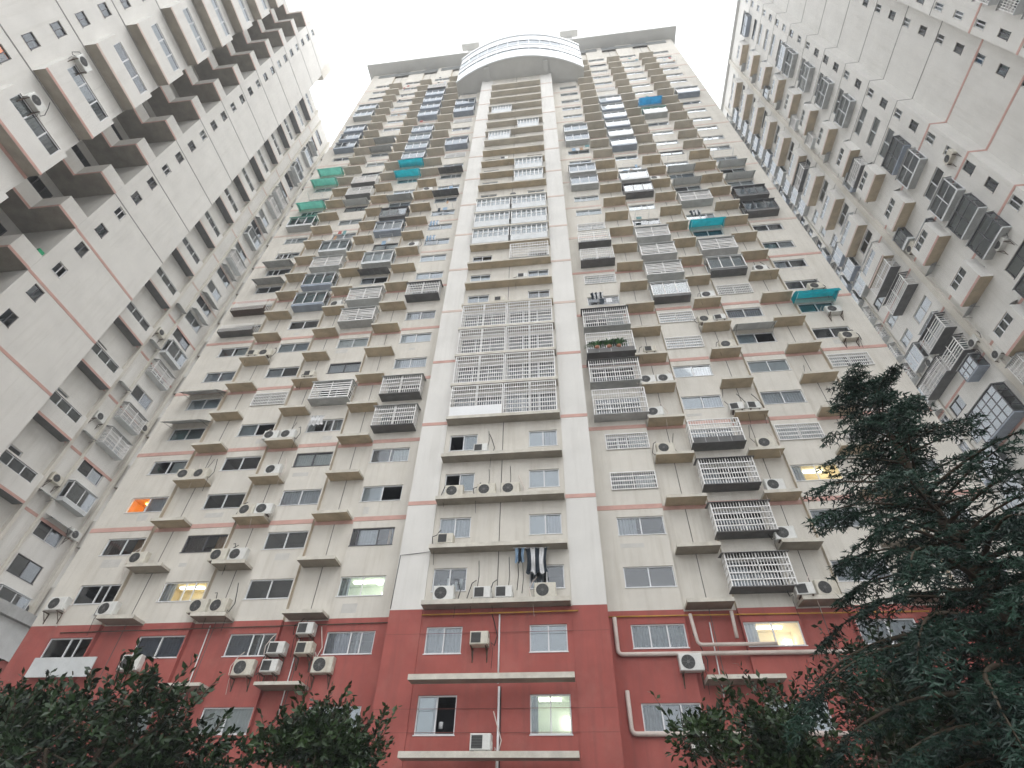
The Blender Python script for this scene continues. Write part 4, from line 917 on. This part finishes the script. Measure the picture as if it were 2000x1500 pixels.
def balb():
    m = MB(); m.box(-11.36, -9.46, yb1-.02, yb1+.02, .02, .24); m.box(-11.37, -11.33, yb1+.02, yb2-.02, .02, .24); m.box(-15.5, -11.36, yb2-.02, yb2+.02, .02, .24); return m.mesh("band", [PINK])
bme, bbe = balc(), balb()
for n in range(0, 33, 2):
    o = put(bme, "balcony", lt, (0, 0, GZ+FH*(n+.25))); put(bbe, "band", o)
for n, dy in ((8, .0), (6, .1)):
    m = MB(); m.box(0, .25, 0, .5, 0, .6); o = m.build("net_bag", [EMER], None, (-34.2, -9.9+dy, GZ+FH*(n+.25)+ph-.1)); o["label"] = f"bright green net bag on the {'upper' if n == 8 else 'lower'} balcony box of left tower"; o["category"] = "bag"
# podium
mb = MB(); mb.box(3, 18, LY(-34.6), LY(-36.99), 0, GZ+FH*1.2, 0); mb.build("podium_wall", [RED], lt)
mb = MB(); mb.box(3.01, 17.99, LY(-34.5), LY(-34.59), GZ+FH*1.0, GZ+FH*1.75); mb.build("podium_panel", [SHEETP], lt)
mb = MB(); mb.box(2.8, 18.2, LY(-34.2), LY(-36.98), GZ+FH*1.76, GZ+FH*2.0); mb.build("podium_roof", [SHEET], lt)

# ================================================================== RIGHT TOWER (local x = -world y, outward -y = world -x)
rtw = thing("apartment_tower", "cream apartment tower along the right side with jutting glazed boxes and blank wall", "apartment tower", (0, 0, 0), -HP)
def RYl(X): return X
W2 = 37.0; WB = 38.3; RT_ = GZ+FH*34.0
mbw = MB(); ops = [(10.25, 10.95, GZ+FH*(n-.26), GZ+FH*(n+.12)) for n in range(1, 34)]
grid_wall(mbw, 5.6, 12.4, 0, RT_, WB, ops, cm)
mbw.quad((5.6, WB, 0), (5.6, W2, 0), (5.6, W2, RT_), (5.6, WB, RT_)); mbw.quad((12.4, W2, 0), (12.4, WB, 0), (12.4, WB, RT_), (12.4, W2, RT_))
mbw.build("wall", LM, rtw)
for n in range(1, 34): window(rtw, 10.6, WB, GZ+FH*(n-.26), .7, FH*.38, R.choice(['pale','grey','pale','dark','bluef']), (.5,), frame=BRONZE if n % 2 else ALU)
ops = []
RWZ = lambda n: (GZ+FH*(n-.36), GZ+FH*(n+.05))
RW = [(4.28, 5.08, 0), (.55, 3.25, 0), (-2.4, -.3, 2), (-4.0, -2.75, 2), (-8.6, -6.0, 3), (-11.6, -9.9, 0), (-13.4, -12.4, 0)]
for n in range(-1, 34):
    for a, b, k in RW:
        if k == 2 and n % 2: continue
        if k == 3 and not n % 2: continue
        ops.append((a, b, *RWZ(n)))
mbw = MB(); grid_wall(mbw, -18, 5.6, 0, RT_, W2, ops, cm)
mbw.quad((-18, W2+12, 0), (-18, W2, 0), (-18, W2, RT_), (-18, W2+12, RT_)); mbw.quad((-18, W2, RT_), (5.6, W2, RT_), (5.6, W2+12, RT_), (-18, W2+12, RT_)); mbw.build("wall", LM, rtw)
ops2 = []
NW = [(12.85, 13.4), (14.6, 17.2), (19.5, 22.1)]
for n in range(3, 34):
    for a, b in NW: ops2.append((a, b, *RWZ(n)))
mbw = MB(); grid_wall(mbw, 12.4, 45, 0, RT_, W2, ops2, cm); mbw.quad((12.4, W2, RT_), (45, W2, RT_), (45, W2+12, RT_), (12.4, W2+12, RT_)); mbw.quad((5.6, WB, RT_), (12.4, WB, RT_), (12.4, W2+12, RT_), (5.6, W2+12, RT_)); mbw.build("wall", LM, rtw)
for n in range(3, 34):
    z0, z1 = RWZ(n)
    for a, b in NW: window(rtw, (a+b)/2, W2, z0, b-a, z1-z0, R.choice(['dark','grey','bluef','half','dark']), (.5,), frame=BRONZE if R.random() < .5 else ALU)
for n in range(-1, 34):
    z0, z1 = RWZ(n)
    for a, b, k in RW:
        if (k == 2 and n % 2) or (k == 3 and not n % 2): continue
        window(rtw, (a+b)/2, W2, z0, b-a, z1-z0, R.choice(['dark','pale','bluef','frost','half','white','grey']), (.5,), frame=BRONZE if R.random() < .4 else ALU)
for n in range(2, 34, 2):
    z = GZ+FH*(n+.12); mt = [PINK if n < 15 else LINE]; q = .11 if n < 15 else .04
    b = MB(); b.box(5.601, 12.399, WB-.02, WB+.01, z-q, z+q); b.box(-18, 5.62, W2-.02, W2+.01, z-q, z+q); b.box(12.38, 45, W2-.02, W2+.01, z-q, z+q)
    b.box(5.58, 5.62, W2+.011, WB-.021, z-q, z+q); b.build("band", mt, rtw)
mb = MB(); mb.box(-5.1, -4.5, W2-.25, W2, 0, RT_); mb.box(-12.1, -11.95, W2-.12, W2, 0, RT_); mb.build("wall_fin", [CREAM], rtw)
bay_stack(rtw, -3.2, -.3, W2, [n+.22 for n in range(1, 33, 2)], .95, 2.2, SOFF, 1, ['frost','white','bluef','dark'])
bay_stack(rtw, -9.6, -5.7, W2, [n+.12 for n in range(13, 33, 2)], .95, 2.2, SOFF, 1, ['white','frost','pale'])
mb = MB(); mb.box(-18.2, 5.8, W2-.4, W2+12, RT_+.002, RT_+.4); mb.build("roof_slab", [EAVE], rtw)
# enclosures on right tower
GR = "glazed boxes and cages on the right tower"
k3 = ["grey glazed", "bluish glass", "pale framed", "dark framed", "brown tinted"]
def renc(u, n, w, h, d, m1, fr, back, lab, nb=3, rows=1, baseh=.15):
    enclosure(W2, -u, GZ+FH*n, w, h, d, lab, GR, rz=-HP, base=m1, frame=fr, g=GLB, roof=SHEET, back=back, baseh=baseh, nb=nb, rows=rows)
for n in range(4, 33):
    if n in (9, 13): continue
    r = R.random(); u = 1.9
    if n in (12, 10) or r < .55:
        m1, fr, bk, w_ = R.choice([(SHEETP, ALU, CURP, "grey glazed"), (LILAC, BRONZE, CURP, "bluish dark framed"), (SHEETP, BRONZE, CURW, "pale dark framed"), (SHEETP, ALU, CURW, "white framed")])
        renc(u, n-.45, 2.75, FH*.72, .62, m1, fr, bk, f"{w_} glass box beside the small window column, right tower, {ordn(n)} row", 2, 2)
for n in range(2, 33):
    r = R.random()
    if n in (7, 8): continue
    if r < .7:
        m1, fr, bk, w_ = R.choice([(SHEETP, ALU, CURP, "grey glazed"), (LILAC, ALU, CURP, "blue grey"), (SHEETP, ALU, CURW, "white framed")])
        renc(-10.75, n-.45, 1.9, FH*.7, .6, m1, fr, bk, f"{w_} glass box by the outer right tower fin, {ordn(n)} row", 2, 1)
for n in (2, 3, 4, 5, 9, 10): pass
renc(-7.7, 6.15, 3.8, 2.8, .95, LILAC, BRONZE, CURW, "big blue framed glass grid box jutting from lower right tower", 5, 4, .12)
renc(-6.6, 7.75, 1.8, 1.35, .85, LILAC, BRONZE, CURW, "small blue framed glass box above the big glass grid box", 3, 2, .1)
for n, u, w, sl in ((8.4, -6.9, 2.3, 6), (9.35, -7.2, 3.0, 6), (12.6, -7.8, 3.6, 8), (11.5, -7.6, 3.6, 7), (8.5, -10.2, 3.6, 0), (16.3, -2.0, 2.4, 0), (20.4, -8, 3, 6)):
    cage(W2, -u, GZ+FH*n, w, FH*.62, .85, f"white {'slatted' if sl else 'barred'} cage on right tower, {w:.0f} metres wide, around row {ordn(int(n))}", GR, rz=-HP, floor=SHEETD, roof=SHEETD, slat=sl)
RB = random.Random(77)
def rclut(u0, u1, ns, lab, p):
    for n in ns:
        if RB.random() > p: continue
        w = u1-u0; u = (u0+u1)/2; q = RB.random()
        if q < .4:
            cage(W2, u, GZ+FH*(n-.45), w, FH*.62, .6, f"small white {'barred' if q < .2 else 'slatted'} cage, {lab}, right tower, {ordn(n)} row", GR, rz=-HP, floor=SHEETP, roof=RB.choice([SHEETP, SHEET]), slat=0 if q < .2 else 6)
        elif q < .7:
            m1, fr, bk, w_ = RB.choice([(SHEETP, ALU, CURP, "grey glazed"), (LILAC, ALU, CURP, "blue grey glazed"), (SHEETP, BRONZE, CURW, "dark framed")])
            enclosure(W2, u, GZ+FH*(n-.45), w, FH*.66, .55, f"small {w_} box, {lab}, right tower, {ordn(n)} row", GR, rz=-HP, base=m1, frame=fr, g=GLB, roof=SHEETP, back=bk, nb=2)
        else:
            canopy(W2, u, GZ+FH*(n+.22), w, .7, f"{'pale' if q < .85 else 'grey'} sheet canopy, {lab}, right tower, {ordn(n)} row", "canopies on the right tower", SHEETP if q < .85 else SHEET, rz=-HP)
rclut(.35, 2.3, range(4, 33, 2), "column left of the big glass boxes", .95)
rclut(2.85, 4.1, range(5, 33, 2), "narrow column", .85)
rclut(6.1, 8.6, range(10, 33, 2), "column beyond the wall fin", 1.0)
rclut(12.3, 13.5, range(4, 33), "outermost column", .95)
for n in range(8, 30):
    for u0, u1, nm in ((14.6, 17.2, "near wing"), (19.5, 22.1, "nearest wing")):
        if RB.random() < .45: enclosure(W2, -(u0+u1)/2, GZ+FH*(n-.45), u1-u0, FH*.66, .6, f"pale framed glass box on the {nm}, right tower, {ordn(n)} row", GR, rz=-HP, base=SHEETP, frame=ALU, g=GLB, roof=SHEET, back=CURG, nb=2)
        elif RB.random() < .3: cage(W2, -(u0+u1)/2, GZ+FH*(n-.45), u1-u0, FH*.62, .6, f"white barred cage on the {nm}, right tower, {ordn(n)} row", GR, rz=-HP, floor=SHEETP, roof=SHEET)
# far strip of the left tower
for n in range(2, 31):
    q = RB.random(); u, w, nm = (6.75, 2.6, "middle column") if n % 3 else (14.5, 2.0, "outer column")
    if n in (14, 16, 20): continue
    if q < .42: enclosure(-37, u, GZ+FH*(n-.1), w, FH*.62, .65, f"pale glazed box, {nm} of left tower's far strip, {ordn(n)} row", "glazed boxes on the left tower", rz=HP, base=SHEETP, frame=ALU, g=GLB, roof=SHEETP, back=RB.choice([CURW, CURP]), nb=2)
    elif q < .72: cage(-37, u, GZ+FH*(n-.1), w, FH*.6, .65, f"white barred cage, {nm} of left tower's far strip, {ordn(n)} row", "cages on the left tower", rz=HP, floor=SHEETP, roof=SHEET)
    elif q < .98 and u < 7: canopy(-37, u, GZ+FH*(n+.5), 2.6, .8, f"pale sheet canopy over window, {nm} of left tower's far strip, {ordn(n)} row", "canopies on the left tower", SHEETP, rz=HP)
for k, (u, n) in enumerate(((-4.3, 7.6), (-5.2, 8.4), (2.0, 9.4), (-3.6, 12.3), (4.6, 12.5), (-9.9, 9.3), (-12.7, 6.4))):
    ac(W2, -u, GZ+FH*n, f"white air conditioner on the right tower wall, {ordn(int(n))} row, {['lowest','left','near','dark','corner','outer','farthest'][k]} one", "air conditioners on the right tower", 'round', rz=-HP, bracket=True)
for k, (u, n) in enumerate(((4.3, 5.2), (8.6, 4.3), (4.2, 7.4), (8.4, 2.2), (4.4, 2.2), (4.2, 11.3), (8.7, 8.2))):
    ac(-37, u, GZ+FH*n, f"white air conditioner on left tower's far strip, {ordn(int(n))} row, {'inner' if u < 6 else 'outer'} column", "air conditioners on the left tower", 'round', rz=HP, bracket=True)
for k, (u, n, c_) in enumerate(((4.2, 6.9, 'p'), (4.2, 8.9, 'p'), (4.2, 10.9, 'p'), (4.2, 4.9, 'p'), (4.2, 12.9, 'g'), (6.7, 14.5, 'g'), (6.7, 16.5, 'p'), (6.7, 20.5, 'g'))):
    canopy(-37, u, GZ+FH*n, 1.5 if u < 5 else 2.6, .8, f"{'white' if c_ == 'p' else 'grey'} canopy on the far strip of left tower, {ordn(int(n))} row", "canopies on the left tower", SHEETP if c_ == 'p' else SHEET, rz=HP)
ac(-28, -18.9, GZ+FH*9.33, "white air conditioner on the nearest left tower bay, lower one", None, 'round', rz=HP, bracket=True)
ac(-28, -19.5, GZ+FH*11.35, "white air conditioner on the nearest left tower bay, upper one", None, 'round', rz=HP, bracket=True)

# ================================================================== TREES
def rot_about(v, axis, a): return Matrix.Rotation(a, 3, axis) @ v
def broadleaf(name, label, base, H, blobs, nleaf, lsz, lm, seed, group=None):
    rr = random.Random(seed); t = thing(name, label, "tree", base, 0, group)
    tb = MB(); fork = H*.38
    tb.tube([(0,0,0),(.06,.02,fork*.5),(0,.04,fork)], .16, 8, r2=.11)
    tb.build("trunk", [BARK], t, smooth=True)
    lb = MB(); fo = MB()
    per = nleaf//len(blobs)
    for (bx, by, bz, br, bh) in blobs:
        c = Vector((bx, by, bz)); root = Vector((0, .04, fork))
        mid = root.lerp(c, .5)+Vector((rr.uniform(-.2,.2), rr.uniform(-.2,.2), .15))
        lb.tube([root, mid, c], .07, 6, r2=.025)
        ncl = max(6, per//26)
        for k in range(ncl):
            d = Vector((rr.gauss(0,1), rr.gauss(0,1), rr.gauss(0,1))).normalized(); q = rr.random()**.45
            p = c+Vector((d.x*br*q, d.y*br*q, d.z*bh*q))
            if k % 3 == 0: lb.tube([c.lerp(p, .2), c.lerp(p, .6)+Vector((0,0,.05)), p], .018, 4, r2=.006)
            gd = (d+Vector((0,0,.5))).normalized()
            for j in range(26):
                pp = p+Vector((rr.gauss(0,.13), rr.gauss(0,.13), rr.gauss(0,.11)))
                ax = (gd*.5+Vector((rr.gauss(0,.6), rr.gauss(0,.6), rr.gauss(0,.45)))).normalized(); sd = ax.orthogonal().normalized(); sd = rot_about(sd, ax, rr.uniform(0, 6.28)); nr = ax.cross(sd)
                L = lsz*rr.uniform(.45, 1.35); W = L*.24
                a = pp; b = pp+ax*L*.5+sd*W-nr*W*.35; e = pp+ax*L; f = pp+ax*L*.5-sd*W-nr*W*.35; m_ = pp+ax*L*.5
                fo.tri(tuple(a), tuple(b), tuple(e)); fo.tri(tuple(a), tuple(e), tuple(f))
    for _ in range(len(blobs)*7):      # loose shoots standing out of the crown
        bx, by, bz, br, bh = rr.choice(blobs); a = rr.uniform(0, 6.283); p = Vector((bx+math.cos(a)*br*.75, by+math.sin(a)*br*.75, bz+bh*rr.uniform(.1, .8))); d = Vector((math.cos(a)*.5, math.sin(a)*.5, 1)).normalized(); L = rr.uniform(.3, .75)
        lb.tube([p, p+d*L*.5, p+d*L+Vector((0,0,-.03))], .010, 4, r2=.004)
        for j in range(14):
            pp = p+d*L*j/13; ax = (d*.6+Vector((rr.gauss(0,.7), rr.gauss(0,.7), rr.gauss(0,.3)))).normalized(); sd = rot_about(ax.orthogonal().normalized(), ax, rr.uniform(0, 6.28)); l = lsz*rr.uniform(.7, 1.2); W = l*.24; e = pp+ax*l
            fo.tri(tuple(pp), tuple(pp+ax*l*.5+sd*W), tuple(e)); fo.tri(tuple(pp), tuple(e), tuple(pp+ax*l*.5-sd*W))
    lb.build("limbs", [BARK], t, smooth=True); fo.build("foliage", [lm], t, kind="stuff")
    return t
GT = "small broadleaf trees in front of the red base"
def blobs(seed, n, rx, ry, z0, z1, r0, r1):
    rr = random.Random(seed); return [(rr.uniform(-rx, rx), rr.uniform(-ry, ry), rr.uniform(z0, z1), rr.uniform(r0, r1), rr.uniform(r0, r1)*.75) for _ in range(n)]
broadleaf("broadleaf_tree", "wide dark leafy tree at bottom left corner in front of red base", (-5.6, -16.2, 0), 5.0, blobs(1, 13, 2.4, 1.2, 3.0, 4.1, .6, .95), 5600, .16, LEAF1, 21, GT)
broadleaf("broadleaf_tree", "rounded glossy leafy tree left of the centre bay", (-1.7, -14.2, 0), 5.2, blobs(2, 9, .62, .7, 3.1, 4.5, .42, .62), 5600, .16, LEAF2, 22, GT)
broadleaf("broadleaf_tree", "low dark leafy tree between the corner tree and the glossy tree", (-4.8, -15.2, 0), 4.3, blobs(3, 7, .9, .8, 2.5, 3.6, .5, .7), 4400, .16, LEAF1, 23, GT)
broadleaf("broadleaf_tree", "leafy tree cut by the left picture edge", (-7.8, -17.5, 0), 4.6, blobs(4, 6, 1.0, .9, 2.9, 4.0, .5, .8), 4500, .15, LEAF1, 24, GT)
broadleaf("broadleaf_tree", "leafy shrub tree at lower right beside the cedar", (6.9, -14.2, 0), 4.6, blobs(5, 9, 1.2, .9, 2.6, 4.0, .5, .8), 7000, .15, LEAF2, 25, GT)
broadleaf("broadleaf_tree", "tall dark leafy tree behind the cedar at right", (10.0, -12.0, 0), 6.6, blobs(6, 13, 2.2, 1.4, 3.0, 5.6, .8, 1.15), 5600, .16, LEAF1, 26, GT)
broadleaf("broadleaf_tree", "dark leafy tree in the bottom right corner under the cedar", (11.5, -15.4, 0), 5.2, blobs(7, 11, 2.2, 1.2, 2.2, 4.2, .8, 1.1), 9000, .16, LEAF1, 27, GT)

def cedar(base, H, label, seed):
    rr = random.Random(seed); t = thing("cedar_tree", label, "tree", base)
    tb = MB(); tb.tube([(0,0,0),(.05,0,H*.35),(-.05,.05,H*.7),(0,0,H)], .24, 9, r2=.015); tb.build("trunk", [BARK], t, smooth=True)
    bb = MB(); fo = MB()
    def spray(p0, dirv, L, ):
        # a flat drooping spray: axis with needle-covered side shoots
        n = max(3, int(L/.10)); d = dirv.normalized(); p = p0.copy(); side = d.cross(Vector((0,0,1)))
        if side.length < .1: side = Vector((1,0,0))
        side.normalize()
        for k in range(n):
            s = k/n; d = (d+Vector((0,0,-.10))).normalized(); q = p+d*(L/n)
            for sg in (-1, 1):
                sl = .26*(1-s*.75)*rr.uniform(.6, 1.2); sd = (side*sg*rr.uniform(.7,1.1)+d*rr.uniform(.4,.8)+Vector((0,0,rr.uniform(-.45,.05)))).normalized()
                nn = 4
                for j in range(nn):
                    a = p+sd*sl*j/nn
                    for _ in range(2):
                        nd = (sd*.7+Vector((rr.gauss(0,.55), rr.gauss(0,.55), rr.gauss(0,.4)))).normalized(); w = nd.cross(Vector((rr.gauss(0,1), rr.gauss(0,1), rr.gauss(0,1)))).normalized()*.013
                        e = a+nd*rr.uniform(.06, .12); fo.tri(tuple(a-w), tuple(a+w), tuple(e))
                a, e = p, p+sd*sl; w = d*.012; fo.tri(tuple(a-w), tuple(a+w), tuple(e))
            p = q
    z = 2.4
    while z < H-.25:
        k = H-z; az0 = rr.uniform(0, 6.283); nb = 6 if k > 3 else (5 if k > 1.2 else 4)
        for b_ in range(nb):
            Lb = min(.14+.58*k, 4.0)*rr.uniform(.5, 1.15); az = az0+6.283*b_/nb+rr.uniform(-.3, .3); zz = z+rr.uniform(-.12, .12)
            d = Vector((math.cos(az), math.sin(az), .30 if k > 1 else .75)).normalized(); p = Vector((0, 0, zz)); seg = max(4, int(Lb/.26)); pts = [p.copy()]
            for s in range(seg):
                d = (d+Vector((rr.gauss(0,.05), rr.gauss(0,.05), -.06-.06*s/seg))).normalized(); p = p+d*(Lb/seg); pts.append(p.copy())
                f = (s+1)/seg
                if f > .08:
                    for sg in (-1, 1):
                        if rr.random() < .70:
                            sd = rot_about(d, Vector((0,0,1)), sg*rr.uniform(.55, 1.15)); spray(p, sd+Vector((0,0,-.08)), min(.8, .20+Lb*.25*(1-f*.5))*rr.uniform(.55, 1.15))
            spray(pts[-2], d, .5)
            bb.tube(pts, .012+.012*Lb, 5, r2=.006)
        z += (.30 if k > 2 else .22)*rr.uniform(.8, 1.2)
    for q in range(10): spray(Vector((0, 0, H-.1-.07*q)), Vector((math.cos(q*2.4), math.sin(q*2.4), 1.0)), .22+.02*q)
    bb.build("branches", [BARK], t, smooth=True); fo.build("foliage", [NEEDLE], t, kind="stuff")
    return len(fo.f)
ncf = cedar((10.1, -18.3, 0), 9.7, "tall dark cedar with drooping feathery branches at right", 5)
print("cedar tris", ncf, "objects", len(bpy.data.objects), "windows", wcount)
